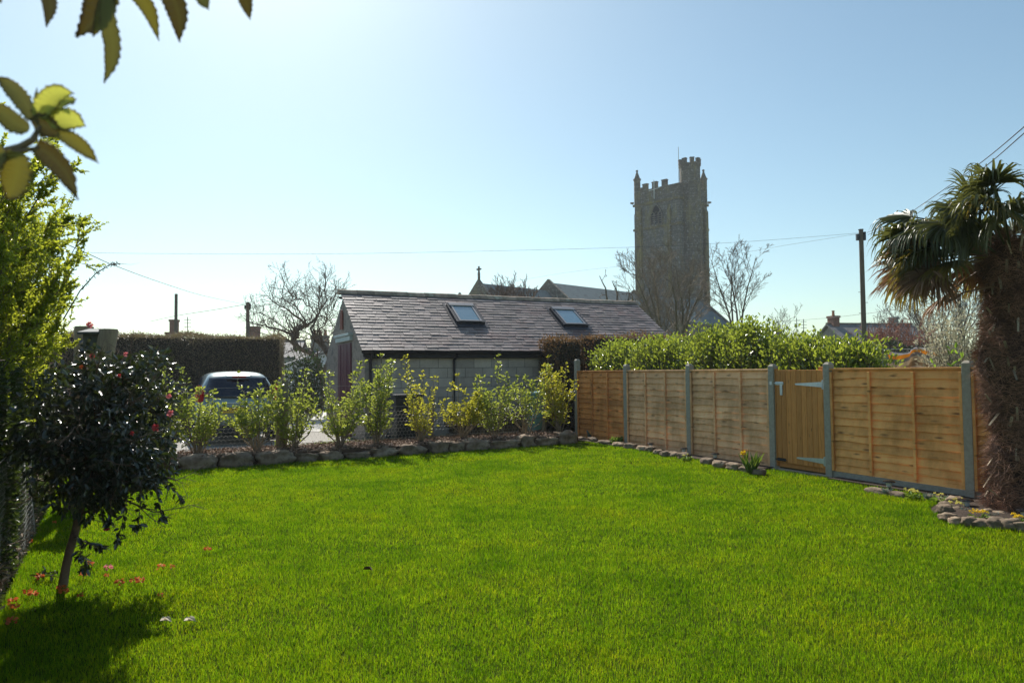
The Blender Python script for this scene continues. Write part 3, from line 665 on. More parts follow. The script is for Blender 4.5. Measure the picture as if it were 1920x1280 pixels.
def belfry(face, c, w, z0, z1):
    """pointed louvred window on the x=0 face (face 0) or the y=0 face (face 1)"""
    def q(u, z, o): return (o, c + u, z) if face == 0 else (c + u, o, z)
    zs = z1 - w * .75; arch = [(-w / 2, z0), (w / 2, z0), (w / 2, zs)] + [(w / 2 - w / 2 * (k / 6) ** 1.0, zs + (z1 - zs) * math.sin(k / 6 * math.pi / 2)) for k in range(1, 7)] + [(-w / 2 + w / 2 * (1 - k / 6), zs + (z1 - zs) * math.sin((6 - k) / 6 * math.pi / 2)) for k in range(1, 6)] + [(-w / 2, zs)]
    off = (-.05, 0, 0) if face == 0 else (0, -.05, 0)
    m = MB(); m.prism([q(u, z, -.003) for u, z in arch], off); wn = m.build('belfry_window', M_louv, ch)
    fr = MB(); n = len(arch)
    for i in range(n): fr.tube([q(*arch[i], -.10), q(*arch[(i + 1) % n], -.10)], .13, 6)
    for u in (-w / 6, w / 6): fr.tube([q(u, z0, -.1), q(u, zs + .1, -.1)], .07, 6)
    for k in (-1, 0, 1):
        cx_ = k * w / 3
        for sgn in (-1, 1): fr.tube([q(cx_ + sgn * w / 6, zs - .1, -.1), q(cx_ + sgn * w / 10, zs + .35, -.1), q(cx_, zs + .55, -.1)], .06, 5)
    fr.build('tracery', M_turret, wn)
    lo = MB(); z = z0 + .15
    while z < zs: lo.prism([q(-w / 2 + .08, z, -.075), q(w / 2 - .08, z, -.075), q(w / 2 - .08, z + .05, -.055), q(-w / 2 + .08, z + .05, -.055)], (0, 0, .04)); z += .30
    lo.build('louvres', M_tower, wn)
belfry(0, 3.75, 2.0, 22.15, 25.1); belfry(1, 4.55, 1.5, 22.15, 24.9)
M_white = pm('white_pole', [(.72, .72, .70)], 4, .5)
m = MB(); m.tube([(1.8, 1.1, 25.6), (1.8, 1.1, 33.2)], [.06, .045], 6); m.build('flagpole', M_white, ch)
for (p_, up_) in (((-.30, 3.9), 0), ((4.2, -.30), 1)):
    m = MB(); x_, y_ = p_; m.tube([(x_, y_, 25.9), (x_, y_, 28.6)], .06, 6)
    if up_ == 0: m.tube([(x_, y_ - .9, 27.35), (x_, y_ + .9, 27.2)], .05, 6)
    else: m.tube([(x_ - .8, y_, 27.3), (x_ + .8, y_, 27.3)], .05, 6)
    m.build('white_cross_pole', M_white, ch)
def gabled(x0, x1, yc, hw, ze, zr, coping=True, nm=''):
    m = MB(); m.box2((x0, yc - hw + .3, -.2), (x1, yc + hw - .3, ze)); m.build('church_wall', M_tower, ch)
    m = MB(); t_ = .22
    m.prism([(x0 + .01, yc - hw, ze - .05), (x0 + .01, yc, zr), (x0 + .01, yc + hw, ze - .05), (x0 + .01, yc + hw, ze - .27), (x0 + .01, yc, zr - .25), (x0 + .01, yc - hw, ze - .27)], (x1 - x0 - .02, 0, 0)); m.build('church_roof', M_lead, ch)
    for xe in ((x0, x1) if coping else ()):
        m = MB(); m.prism([(xe - .2, yc - hw, ze - .6), (xe - .2, yc - hw - .05, ze + .15), (xe - .2, yc, zr + .42), (xe - .2, yc + hw + .05, ze + .15), (xe - .2, yc + hw, ze - .6)], (.4, 0, 0)); m.build('gable_coping', M_turret, ch)
gabled(-19, -.5, 7.5, 5.6, 8.5, 12.75)
gabled(-31, -19.3, 7.5, 4.3, 7.6, 11.7)
gabled(-12, -.6, -3.4, 4.2, 7.3, 10.7)
gabled(-30, -16, 12.6, 2.8, 8.0, 9.9)
m = MB(); octo((-31, 7.5), .16, 12.0, 12.9, m); m.box((-31, 7.5, 13.2), (.16, .16, .9)); m.box((-31, 7.5, 13.3), (.162, .7, .17)); m.build('gable_cross', M_turret, ch)
m = MB(); octo((-31, 10.9), .5, 8, 10.2, m); octo((-31, 10.9), .5, 10.2, 10.9, m, r2=.1); m.build('corner_pinnacle', M_turret, ch)

# ================================================================= houses, chimneys, walls beyond
M_slate2 = pm('house_slate', [(.16, .15, .15), (.24, .22, .21), (.12, .11, .115)], .9, .75, .4, 6)
M_render = pm('pale_render', [(.42, .40, .36), (.52, .50, .46)], 1.2, .9, .2, 8)
M_brick = pm('chimney_brick', [(.32, .15, .09), (.22, .11, .08), (.40, .22, .14)], 5, .9, .5, 14, .02)
M_grey = pm('grey_granite', [(.22, .19, .17), (.34, .31, .27)], 4, .9, .5, 14)
M_pot = pm('clay_pot', [(.42, .20, .10)], 4, .8)
def chimney(e, x, y, z0, z1, w, d, mat, pots=2):
    m = MB(); m.box2((x - w / 2, y - d / 2, z0), (x + w / 2, y + d / 2, z1 - .18)); m.box2((x - w / 2 - .06, y - d / 2 - .06, z1 - .178), (x + w / 2 + .06, y + d / 2 + .06, z1))
    c = m.build('chimney', mat, e)
    for i in range(pots):
        m = MB(); xx = x + (i - (pots - 1) / 2) * .4; m.lathe([(z1 + .002, .14), (z1 + .1, .12), (z1 + .38, .10), (z1 + .4, .13), (z1 + .46, .13)], 10, (xx, y, 0)); m.build('chimney_pot', M_pot, c)
def house(px, d, name, label, L, W, ze, zr, rz, chims, wall=M_render, roof=M_slate2):
    p = P(px, 690, d); e = thing('house', label, 'house', (p.x, p.y, 0), rz)
    m = MB(); m.prism([(0, 0, -.2), (0, 0, ze), (0, W / 2, zr - .12), (0, W, ze), (0, W, -.2)], (L, 0, 0)); m.build('house_wall', wall, e)
    m = MB()
    m.prism([(-.2, -.3, ze - .18), (-.2, W / 2, zr), (-.2, W / 2, zr + .14), (-.2, -.3, ze - .04)], (L + .4, 0, 0)); m.prism([(-.2, W + .3, ze - .18), (-.2, W / 2 + .001, zr), (-.2, W / 2 + .001, zr + .14), (-.2, W + .3, ze - .04)], (L + .4, 0, 0)); m.build('house_roof', roof, e)
    m = MB(); m.tube([(-.2, W / 2, zr + .13), (L + .2, W / 2, zr + .13)], .11, 6); m.build('ridge', M_ridge, e)
    for a in chims: chimney(e, *a)
    for k in range(2):
        x_ = L * (.3 + .4 * k); f = MB(); f.box((x_, -.01, ze * .55), (1.1, .06, 1.2)); w0 = f.build('window', M_white, e); g = MB(); g.box((x_, -.045, ze * .55), (.95, .02, 1.05)); g.build('pane', M_glassr, w0)
    return e
house(1600, 58, 'h', 'slate roofed cottage with an orange brick chimney beyond the washing line', 8.0, 6, 3.1, 5.15, R(12), [(.5, 3, 4.6, 5.95, .6, .8, M_brick, 1), (6.4, 3, 4.6, 5.9, .5, .6, M_grey, 0)], M_grey)
house(268, 60, 'h', 'house with a stepped brick chimney behind the tall dark hedge', 4.6, 5, 2.8, 4.4, R(6), [(1.55, 2.5, 3.9, 5.2, 1.1, .8, M_brick, 0), (1.6, 2.5, 5.202, 6.3, .6, .6, M_brick, 0)], M_render)
house(446, 55, 'h', 'house with a square brick chimney in front of the telegraph pole', 4.4, 5, 2.8, 4.0, R(6), [(.62, 2.5, 3.6, 5.3, .75, .7, M_brick, 0)], M_render)
house(556, 52, 'h', 'grey roofed house with a wide granite chimney behind the gnarled tree', 4.8, 5, 2.2, 3.25, R(8), [(1.35, 2.5, 2.9, 4.35, 1.25, .8, M_grey, 3)], M_grey)
house(612, 66, 'h', 'house with a tall brick chimney just left of the outbuilding gable', 4, 5, 2.6, 3.6, R(8), [(.9, 2.5, 3.2, 5.2, .9, .8, M_brick, 1)], M_render)
house(1462, 95, 'h', 'distant cottage with a small chimney showing over the laurel hedge', 5, 5, 4.2, 5.4, R(4), [(1.0, 2.5, 5.0, 6.7, .7, .7, M_grey, 2)], M_render)
M_garage = pm('garage_roof', [(.48, .46, .45), (.58, .56, .54)], 2, .7)
p = P(531, 690, 31); e = thing('garage', 'white garage with a pale low roof at the end of the tall hedge', 'garage', (p.x, p.y, 0), R(20))
M_wht = pm('white_wall', [(.62, .64, .68), (.72, .73, .76)], 2, .8)
m = MB(); m.prism([(0, 0, -.1), (0, 0, 1.75), (1.7, 0, 2.35), (3.4, 0, 1.75), (3.4, 0, -.1)], (0, 5, 0)); m.build('garage_wall', M_wht, e)
m = MB(); m.prism([(-.2, -.15, 1.70), (1.7, -.15, 2.40), (1.7, -.15, 2.5), (-.2, -.15, 1.8)], (0, 5.3, 0)); m.prism([(3.6, -.15, 1.70), (1.701, -.15, 2.40), (1.701, -.15, 2.5), (3.6, -.15, 1.8)], (0, 5.3, 0)); m.build('garage_roof', M_garage, e)
m = MB(); m.box((1.7, -.03, 1.0), (2.4, .05, 1.9)); m.build('garage_door', M_white, e)
# stone wall right of the laurels
p0, p1 = P(1632, 690, 21), P(1835, 690, 21); m = MB(); m.box2((p0.x, 20.8, -.1), (p1.x + 3, 21.2, 1.95)); 
o = m.build('stone_wall', M_rubble); tag(o, 'grey garden wall beyond the striped washing', 'wall')
# aerials
for px, yt, d, lb in ((1496, 596, 70, 'taller thin aerial mast above the laurel, left one of a pair'), (1509, 598, 70, 'thin aerial mast with a short crossbar, right one of a pair'), (351, 594, 62, 'thin aerial mast above the tall dark hedge')):
    p = P(px, 690, d); t_ = P(px, yt, d); m = MB(); m.tube([(0, 0, 0), (0, 0, t_.z)], .035, 5)
    for k in range(3): m.tube([(-.3, 0, t_.z - .25 - .3 * k), (.3, 0, t_.z - .25 - .3 * k)], .02, 4)
    o = m.build('aerial', M_dark); o.location = (p.x, p.y, 0); tag(o, lb, 'aerial', 'aerials')

# ================================================================= poles and cables
M_pole = pm('pole_timber', [(.10, .075, .055), (.16, .125, .09), (.07, .055, .045)], 2.5, .9, .5, 18, .01, stretch=(4, 4, .4))
def pole(px, ytop, d, r0, r1, lb, fit=True):
    b_ = P(px, 690, d); t_ = P(px, ytop, d); e = thing('utility_pole', lb, 'pole', (b_.x, b_.y, 0))
    m = MB(); m.tube([(0, 0, -.2), (0, 0, t_.z * .5), (0, 0, t_.z)], [r0, (r0 + r1) / 2, r1], 12); m.build('pole_shaft', M_pole, e, smooth=True)
    if fit:
        m = MB(); m.box((-r1 - .06, 0, t_.z - .35), (.13, .16, .30)); m.build('terminal_box', M_black, e, bevel=.01); m = MB(); m.box((r1 + .05, 0, t_.z - .3), (.1, .16, .4)); m.build('terminal_box', M_black, e, bevel=.01)
        m = MB(); m.tube([(0, 0, t_.z), (0, 0, t_.z + .03), (0, 0, t_.z + .05)], [r1 + .02, r1 + .02, .02], 12); m.build('pole_cap', M_black, e)
        for k in range(6):
            m = MB(); m.tube([(-.22 if k % 2 else r1 * .9, -.02, 2.6 + k * .5), (-r1 * .9 if k % 2 else .22, -.02, 2.6 + k * .5)], .012, 5); m.build('step_iron', M_dark, e)
    return Vector((b_.x, b_.y, t_.z))
PA = pole(1622, 431, 34, .125, .10, 'tall telegraph pole rising behind the laurel hedge')
PB = pole(329, 551, 50, .12, .10, 'bare wooden pole above the tall dark hedge', False)
PC = pole(464, 567, 56, .16, .13, 'telegraph pole beside the square brick chimney')
PD = pole(1803, 552, 45, .13, .11, 'thin grey pole behind the silvery bush by the palm', False)
M_cable = pm('cable', [(.03, .03, .035)], 5, .6)
def cable(pts, r_, lb, n=24):
    """pts: waypoints (px,py,d) threaded by a smooth curve"""
    W_ = [P(*q) if len(q) == 3 and not isinstance(q, Vector) else Vector(q) for q in pts]
    out = []
    for i in range(len(W_) - 1):
        a = W_[max(i - 1, 0)]; b_ = W_[i]; c = W_[i + 1]; d = W_[min(i + 2, len(W_) - 1)]
        for k in range(n // 2):
            t_ = k / (n // 2); out.append(.5 * ((2 * b_) + (c - a) * t_ + (2 * a - 5 * b_ + 4 * c - d) * t_ * t_ + (3 * b_ - a - 3 * c + d) * t_ ** 3))
    out.append(W_[-1]); m = MB(); m.tube(out, r_, 5)
    tag(m.build('cable', M_cable), lb, 'cable', 'overhead cables')
cable([(-60, 370, 9), (60, 428, 14), (172, 479, 20), (218, 499, 24), (300, 529, 32), (380, 554, 43), (456, 570, 56)], .012, 'dark cable sagging from the left shrub down to the distant pole')
cable([(280, 603, 75), (330, 592, 66), (400, 581, 60), (458, 571, 56)], .022, 'cable rising past the bare pole to the distant pole')
cable([(130, 473, 30), (300, 475.5, 30), (600, 476, 31), (900, 471, 32), (1197, 463, 33), (1400, 453, 33.5), (1610, 437, 34)], .006, 'very long thin cable crossing the whole sky to the tall pole')
cable([(880, 543, 60), (1000, 521, 54), (1100, 506, 49), (1340, 481, 41), (1478, 459, 37), (1612, 438, 34)], .006, 'thin cable dropping from the tall pole towards the church gable')
cable([(1440, 604, 60), (1540, 597, 50), (1622, 588, 40), (1700, 577, 36), (1790, 561, 32), (1900, 540, 28)], .010, 'low cable crossing behind the tall pole above the cottage')
cable([(1626, 436, 34), (1680, 415, 30), (1740, 376, 24), (1830, 312, 18), (1920, 238, 13), (2100, 75, 9)], .011, 'upper of two cables climbing right over the palm')
cable([(1627, 440, 34), (1690, 417, 30), (1760, 374, 24), (1840, 318, 18), (1920, 250, 13), (2100, 90, 9)], .011, 'lower of two cables climbing right over the palm')

# ================================================================= bare trees
M_bark = pm('bark', [(.13, .10, .075), (.20, .16, .12), (.08, .065, .05)], 6, .9, .5, 30)
M_twig = pm('twigs', [(.15, .115, .085)], 6, .9, var=.35)
M_barkg = pm('bark_mossy', [(.16, .14, .06), (.12, .09, .06), (.20, .18, .08)], 5, .9, .5, 30)
def bare_tree(px, d, label, H, r, seed, stems=1, lean=0, kids=(6, 5, 5, 4), maxlev=3, spread=.75, wob=.10, up=.08, lenf=.55, first=.3, trunk=.25, mat=None, fan=.35, minr=.008, rf=.55, group=None, tw=None, k1=6, name='bare_tree', cat='tree'):
    random.seed(seed); b_ = P(px, 690, d); b_ = Vector((b_.x, b_.y, 0)); e = thing(name, label, cat, b_, 0, group)
    segs, nodes = [], []; p = Vector((0, 0, -.1)); th = H * trunk; 
    if th > 0:
        q = p; dd = Vector((lean, 0, 1)).normalized()
        for i in range(4):
            dd = (dd + rv(.04)).normalized(); q2 = q + dd * th / 4; segs.append((q, q2, r * (1 - i * .06), r * (1 - (i + 1) * .06))); q = q2
        p = q
    for s_ in range(stems):
        w_ = 2 * math.pi * (s_ + random.random() * .5) / stems; dd = Vector((math.cos(w_) * fan + lean, math.sin(w_) * fan, 1)).normalized()
        grow(segs, nodes, p, dd, H - th, r * (.8 if stems == 1 else .62), 0, maxlev, kids, spread, lenf, wob, up, 7, rf, .22, first, minr)
    thick = [s for s in segs if s[2] > r * .22]; thin = [s for s in segs if s[2] <= r * .22]
    segs_obj('trunk', thick, mat or M_bark, e, 7, world=False)
    if thin: segs_obj('twigs', thin, tw or M_twig, e, 3, world=False)
    return e, nodes
bare_tree(1262, 40, 'large bare many-stemmed tree standing in front of the church tower', 7.5, .17, 3, stems=7, kids=(9, 8, 6), spread=.62, up=.08, lenf=.44, fan=.42, wob=.08, trunk=.14, minr=.0085, mat=M_barkg, tw=pm('twigs_tan', [(.22, .17, .12)], 6, .9, var=.35))
bare_tree(1392, 46, 'slender bare tree standing right of the church tower', 8.9, .14, 12, stems=4, kids=(9, 8, 5), spread=.62, up=.09, lenf=.40, fan=.26, wob=.08, trunk=.3, minr=.0095)
bare_tree(1455, 50, 'small faint bare tree above the tallest laurel tips', 5.2, .09, 5, stems=2, kids=(6, 4, 3), spread=.6, fan=.3, trunk=.2, minr=.010)
bare_tree(1158, 38, 'stunted ivy-clad bare tree left of the tower, above the slate roof', 6.9, .14, 9, stems=3, kids=(3, 3, 2), spread=.8, wob=.28, up=.05, lenf=.35, fan=.35, trunk=.62, minr=.012)
bare_tree(1700, 80, 'faint rounded bare tree behind the cottage roof', 7.2, .15, 6, stems=4, kids=(7, 5, 4), spread=.6, fan=.5, trunk=.2, minr=.016)
bare_tree(1765, 62, 'wide bare tree behind the silvery bush near the palm', 7.5, .22, 8, stems=6, kids=(7, 5, 4), spread=.6, fan=.6, trunk=.15, minr=.016)
bare_tree(1650, 78, 'faint low bare tree left of the cottage chimney', 5.6, .1, 16, stems=3, kids=(6, 4, 3), spread=.6, fan=.5, trunk=.15, minr=.014)
# gnarled tree left of the outbuilding, limbs laid out by hand
def gnarled():
    random.seed(21); D = 25.0; b_ = P(606, 705, D); e = thing('gnarled_tree', 'gnarled spreading bare tree between the tall hedge and the outbuilding', 'tree', (b_.x, b_.y, 0))
    segs, nodes = [], []; o = Vector((b_.x, b_.y, 0))
    limbs = [([(606, 760), (604, 705), (598, 680), (585, 662), (565, 655), (548, 640), (553, 622), (568, 612)], .16, .10, 0),
             ([(604, 700), (618, 672), (612, 655), (598, 642), (588, 632)], .14, .09, .3),
             ([(565, 655), (552, 655), (545, 640), (560, 630), (556, 618), (574, 610), (596, 592), (612, 565), (608, 543)], .10, .03, .2),
             ([(572, 612), (560, 596), (545, 585), (528, 575), (508, 562)], .07, .02, -.8), ([(560, 630), (535, 622), (505, 615), (485, 610), (470, 605)], .075, .02, -.3),
             ([(588, 632), (582, 615), (592, 600), (600, 585), (598, 562), (606, 545), (612, 530)], .06, .02, .4), ([(588, 632), (600, 640), (618, 643), (634, 640)], .05, .02, .2),
             ([(574, 610), (562, 585), (552, 572), (530, 560), (529, 540)], .05, .015, .9), ([(596, 592), (583, 575), (568, 562), (548, 555), (531, 538)], .045, .015, -.9),
             ([(600, 590), (618, 600), (628, 612), (622, 628)], .04, .015, .8), ([(606, 580), (622, 570), (630, 552)], .035, .012, 1.0), ([(553, 622), (530, 612), (505, 596), (484, 585)], .05, .015, 1.1),
             ([(545, 640), (520, 632), (492, 625), (462, 618)], .05, .012, .7), ([(588, 632), (600, 615), (612, 600), (618, 585), (628, 572)], .05, .015, -1.0)]
    for pts, r0, r1, dy in limbs:
        r0 *= .66; r1 *= .7
        W_ = [P(px, py, D + dy * min(1, i * .3)) for i, (px, py) in enumerate(pts)]
        n = len(W_) - 1
        for i in range(n):
            a, c = W_[i], W_[i + 1]; ra = r0 + (r1 - r0) * i / n; rb = r0 + (r1 - r0) * (i + 1) / n; mid = (a + c) / 2 + rv(.03)
            segs += [(a - o, mid - o, ra, (ra + rb) / 2), (mid - o, c - o, (ra + rb) / 2, rb)]
            if i >= n * .25:
                for k in range(5):
                    q = a.lerp(c, random.random()) - o; dd = ((c - a).normalized() * .5 + rv(.55) + Vector((0, 0, .35))).normalized()
                    grow(segs, nodes, q, dd, random.uniform(.5, 1.0), max(rb * .45, .014), 1, 3, (4, 3, 3), .8, .55, .16, .12, 5, .6, .3, .2, .0055)
    thick = [s for s in segs if s[2] > .03]; thin = [s for s in segs if s[2] <= .03]
    segs_obj('trunk', thick, M_bark, e, 7, world=False); segs_obj('twigs', thin, M_twig, e, 3, world=False)
gnarled()

# ================================================================= hedges
def box_hedge(name, label, cat, c, rz, L, W, H, n, leafL, mat, core, group=None, topfluff=.06, jag=.05, twigs=0, inner=.07, seed=1, dirn=.6):
    """clipped hedge: dense leaf shell over a dark twiggy core; c = corner, local x along L, y along W"""
    rs = np.random.default_rng(seed); e = thing(name, label, cat, (c[0], c[1], 0), rz, group)
    A = [(L * H, 0), (L * H, 1), (L * W, 2), (W * H, 3), (W * H, 4)]; tot = sum(a for a, _ in A); Ps, Ds = [], []
    for a, k in A:
        m_ = int(n * a / tot); u = rs.random(m_); v = rs.random(m_); dep = np.abs(rs.normal(0, inner, m_)) - jag * .3
        if k == 0: p = np.stack([u * L, dep, v * H], 1); d = np.tile([0, -1, .2], (m_, 1))
        if k == 1: p = np.stack([u * L, W - dep, v * H], 1); d = np.tile([0, 1, .2], (m_, 1))
        if k == 2: p = np.stack([u * L, v * W, H - dep + np.maximum(0, rs.normal(0, topfluff, m_))], 1); d = np.tile([0, 0, 1.], (m_, 1))
        if k == 3: p = np.stack([dep, u * W, v * H], 1); d = np.tile([-1, 0, .2], (m_, 1))
        if k == 4: p = np.stack([L - dep, u * W, v * H], 1); d = np.tile([1, 0, .2], (m_, 1))
        w_ = jag * (np.sin(p[:, 0] * 2.3 + seed) + np.sin(p[:, 0] * 5.1 + p[:, 2] * 2.7) * .6 + np.sin(p[:, 2] * 4.1 + p[:, 0] * 1.1) * .5)
        p = p + d * w_[:, None]; Ps.append(p); Ds.append(d + rs.normal(0, dirn, (m_, 3)))
    Pn = np.concatenate(Ps); Dn = np.concatenate(Ds); V_, F_, rr = leaves(Pn, Dn, rs.uniform(.7, 1.3, len(Pn)) * leafL, leafL * .55, upb=.3)
    np_obj('foliage', V_, [F_], mat, e, False, rnd=rr)
    # inner twig mass
    nt_ = int(n * .06); a = np.stack([rs.random(nt_) * L, rs.random(nt_) * W * .8 + W * .1, rs.random(nt_) * H], 1); b_ = a + rs.normal(0, .14, (nt_, 3)) + np.array([0, 0, .08])
    b_[:, 2] = np.clip(b_[:, 2], 0, H); V_, F_ = tubes_np(a, b_, np.full((nt_, 1), .006), np.full((nt_, 1), .004), 3); 
    m = MB(); q = .16
    m.box2((q * .6, q * .6, 0), (L - q * .6, W - q * .6, H - q * .45)); cv = m.build('branches', core, e)
    np_obj('inner_twigs', V_, [F_], M_twig, e, False, rnd=np.full(len(V_), .5)); return e
M_core = pm('hedge_core', [(.035, .03, .022), (.07, .055, .04)], 9, 1, .8, 20, .05)
M_hleaf = leafmat('hedge_leaf', [(.20, .15, .10), (.30, .20, .17), (.22, .20, .09), (.36, .28, .2)], (.34, .28, .09), .22, .4, .5)
hc = P(531, 690, 21.0); L_ = 7.6; c = Vector((hc.x, hc.y, 0)) - U * L_
box_hedge('clipped_hedge', 'tall dark clipped hedge behind the parked car', 'hedge', c, SITE, L_, 1.6, 2.58, 90000, .042, M_hleaf, M_core, topfluff=.05, seed=2)
M_beech = leafmat('beech_leaf', [(.16, .085, .045), (.10, .06, .035), (.08, .09, .03), (.22, .13, .07)], (.30, .16, .06), .35, .5, .3)
c = P(1047, 690, 16.9); c = Vector((c.x, c.y, 0))
box_hedge('beech_hedge', 'brown leaved clipped hedge rising at the far corner of the fence', 'hedge', c, SITE, .75, 1.0, 2.26, 9000, .05, M_beech, M_core, topfluff=.06, seed=3, jag=.04)
c = P(1112, 690, 17.4); c = Vector((c.x, c.y, 0))
box_hedge('beech_hedge', 'low brown clipped hedge running behind the bright laurels', 'hedge', c, SITE, 4.6, .8, 2.36, 16000, .05, M_beech, M_core, topfluff=.05, seed=4, jag=.04)

# bushes of upright leafy shoots (laurel behind the fence)
def shoot_bush(name, label, cat, c, rx, ry, H, nst, leafL, leafW, mat, barkm, group=None, rz=0, seed=1, per=20, upb=.2, jitter=.18, lowest=.1, fanout=.12, hv=.12, wood='stems', z0=0, tilt=.85):
    rs = random.Random(seed); random.seed(seed); e = thing(name, label, cat, (c[0], c[1], z0), rz, group); segs = []; Pn, Dn = [], []
    for i in range(nst):
        w_ = rs.random() * 2 * math.pi; q = math.sqrt(rs.random()); x, y = math.cos(w_) * rx * q, math.sin(w_) * ry * q
        h = H * (1 - .35 * q ** 3) * (1 + rs.gauss(0, hv)); p = Vector((x * .75, y * .75, H * lowest * rs.random())); d = Vector((x * fanout, y * fanout, 1)).normalized()
        L = h - p.z; n = 6; k = 0
        for j in range(n):
            d = (d + Vector((rs.gauss(0, .07), rs.gauss(0, .07), .02))).normalized(); q2 = p + d * L / n; segs.append((p, q2, .009 - .001 * j, .008 - .001 * j))
            m_ = int(per / n * (1 if j > 0 else .6) + rs.random())
            for _ in range(m_):
                t_ = rs.random(); pp = p.lerp(q2, t_); a = rs.random() * 6.28; dd = Vector((math.cos(a), math.sin(a), tilt + rs.gauss(0, .35))).normalized()
                st = rs.random() * jitter; Pn.append(pp + dd * st); Dn.append(dd)
            p = q2
        Pn.append(p); Dn.append(d); Pn.append(p); Dn.append((d + rv(.3)).normalized())
    V_, F_, rr = leaves(np.array(Pn), np.array(Dn), RNG.uniform(.75, 1.25, len(Pn)) * leafL, leafW, upb=upb)
    np_obj('foliage', V_, [F_], mat, e, False, rnd=rr); segs_obj(wood, segs, barkm, e, 4, world=False); return e
M_laurel = leafmat('laurel_leaf', [(.06, .12, .02), (.10, .17, .03), (.16, .23, .04), (.26, .29, .06)], (.52, .60, .05), .45, .25, .8)
FB = fence_pt(0); 
def behind(px, off):         # point a given distance behind the fence line
    r_ = ray(px, 700); d = Vector((r_.x, r_.y, 0)); k = (fence_pt(0) - FN * off).dot(FN) / d.dot(FN); return d * k
for px, off, rx, ry, H, n, lb, sd in ((1160, 1.0, .85, .5, 2.1, 330, 'laurel bush behind the orange fence panel, leftmost of the bright row', 1), (1245, .9, 1.2, .5, 2.12, 420, 'laurel bush directly left of the brown gap in the row', 2),
        (1345, .9, .62, .45, 2.22, 280, 'laurel bush right of the brown gap, behind the pale panel', 3), (1415, .9, .65, .45, 2.24, 300, 'tallest laurel bush with loose upright shoots left of the gate', 4),
        (1505, .85, .75, .45, 1.98, 360, 'dense laurel bush directly behind the wooden gate', 5), (1590, .85, .58, .42, 1.86, 320, 'laurel bush right of the gate at the foot of the tall pole', 6)):
    c = behind(px, off); shoot_bush('laurel_bush', lb, 'bush', c, rx, ry, H, int(n * 1.25), .070, .036, M_laurel, M_bark, 'laurel bushes behind the fence', rz=FROT, seed=sd, per=38, hv=.035)
# silvery bush, red twig mass, evergreen, brown twig mound
M_silver = leafmat('silver_leaf', [(.42, .38, .28), (.58, .53, .41), (.36, .35, .18)], (.62, .56, .36), .35, .6, .3)
c = P(1790, 690, 12.5); shoot_bush('silvery_bush', 'pale silvery leaved bush between the washing and the palm', 'bush', c, .36, .4, 2.45, 85, .062, .026, M_silver, M_bark, seed=14, per=85, hv=.16, fanout=.35, lowest=.2)
M_brt = leafmat('spurge_leaf', [(.16, .26, .03), (.22, .34, .04)], (.4, .6, .05), .4)
c = behind(1808, .5); shoot_bush('bright_shrub', 'small bright green shrub tip beside the post near the palm', 'bush', c, .16, .16, 1.68, 14, .08, .03, M_brt, M_bark, seed=15, per=14)
M_redtw = pm('red_twigs', [(.34, .15, .09)], 5, .8, var=.4)
def twig_mass(px, d, W, H, label, seed, mat, n=60, name='twiggy_shrub', z0=0, D=None, minr=.012, th=.05, kids=(7, 5)):
    random.seed(seed); b_ = P(px, 690, d); e = thing(name, label, 'shrub', (b_.x, b_.y, 0)); segs, nodes = [], []
    for i in range(n):
        a = random.random() * 6.28; q = math.sqrt(random.random()); x, y = math.cos(a) * W / 2 * q, math.sin(a) * (D or W / 2) * q
        segs.append((Vector((0, 0, z0)), Vector((x * .8, y * .8, z0)), .03, .03)); h = H * math.sqrt(max(.05, 1 - .75 * (abs(x) / (W / 2)) ** 2)) * random.uniform(.85, 1.05)
        grow(segs, nodes, Vector((x * .8, y * .8, z0)), Vector((x * .15, y * .15, 1)).normalized(), h - z0, .03, 0, 2, kids, .6, .32, .10, .06, 6, .5, .2, .35, minr)
    segs_obj('twigs', segs, mat, e, 3, world=False); return e
twig_mass(1683, 42, 3.6, 4.0, 'reddish brown twiggy thicket in front of the cottage roof', 5, M_redtw, 90)
twig_mass(962, 34, 2.9, 5.6, 'brown twiggy mound showing above the outbuilding ridge', 6, pm('brown_twigs', [(.17, .12, .095)], 5, .9, var=.3), 90, z0=2.5)
M_evg = leafmat('evergreen_leaf', [(.018, .032, .012), (.03, .045, .018)], (.05, .08, .02), .2, .5)
c = P(1703, 690, 28); box_hedge('evergreen_bush', 'low dark evergreen behind the washing line', 'bush', (c.x - .6, c.y, 0), 0, 1.5, 1.2, 2.35, 9000, .06, M_evg, M_core, seed=8, jag=.12)
c = P(572, 690, 23.5); shoot_bush('ivy_bush', 'dark ivy bush at the foot of the gnarled tree', 'bush', c, .75, .6, 2.0, 120, .07, .05, leafmat('ivy_leaf', [(.03, .05, .02), (.05, .085, .03)], (.12, .2, .03), .3, .35), M_bark, seed=17, per=26)

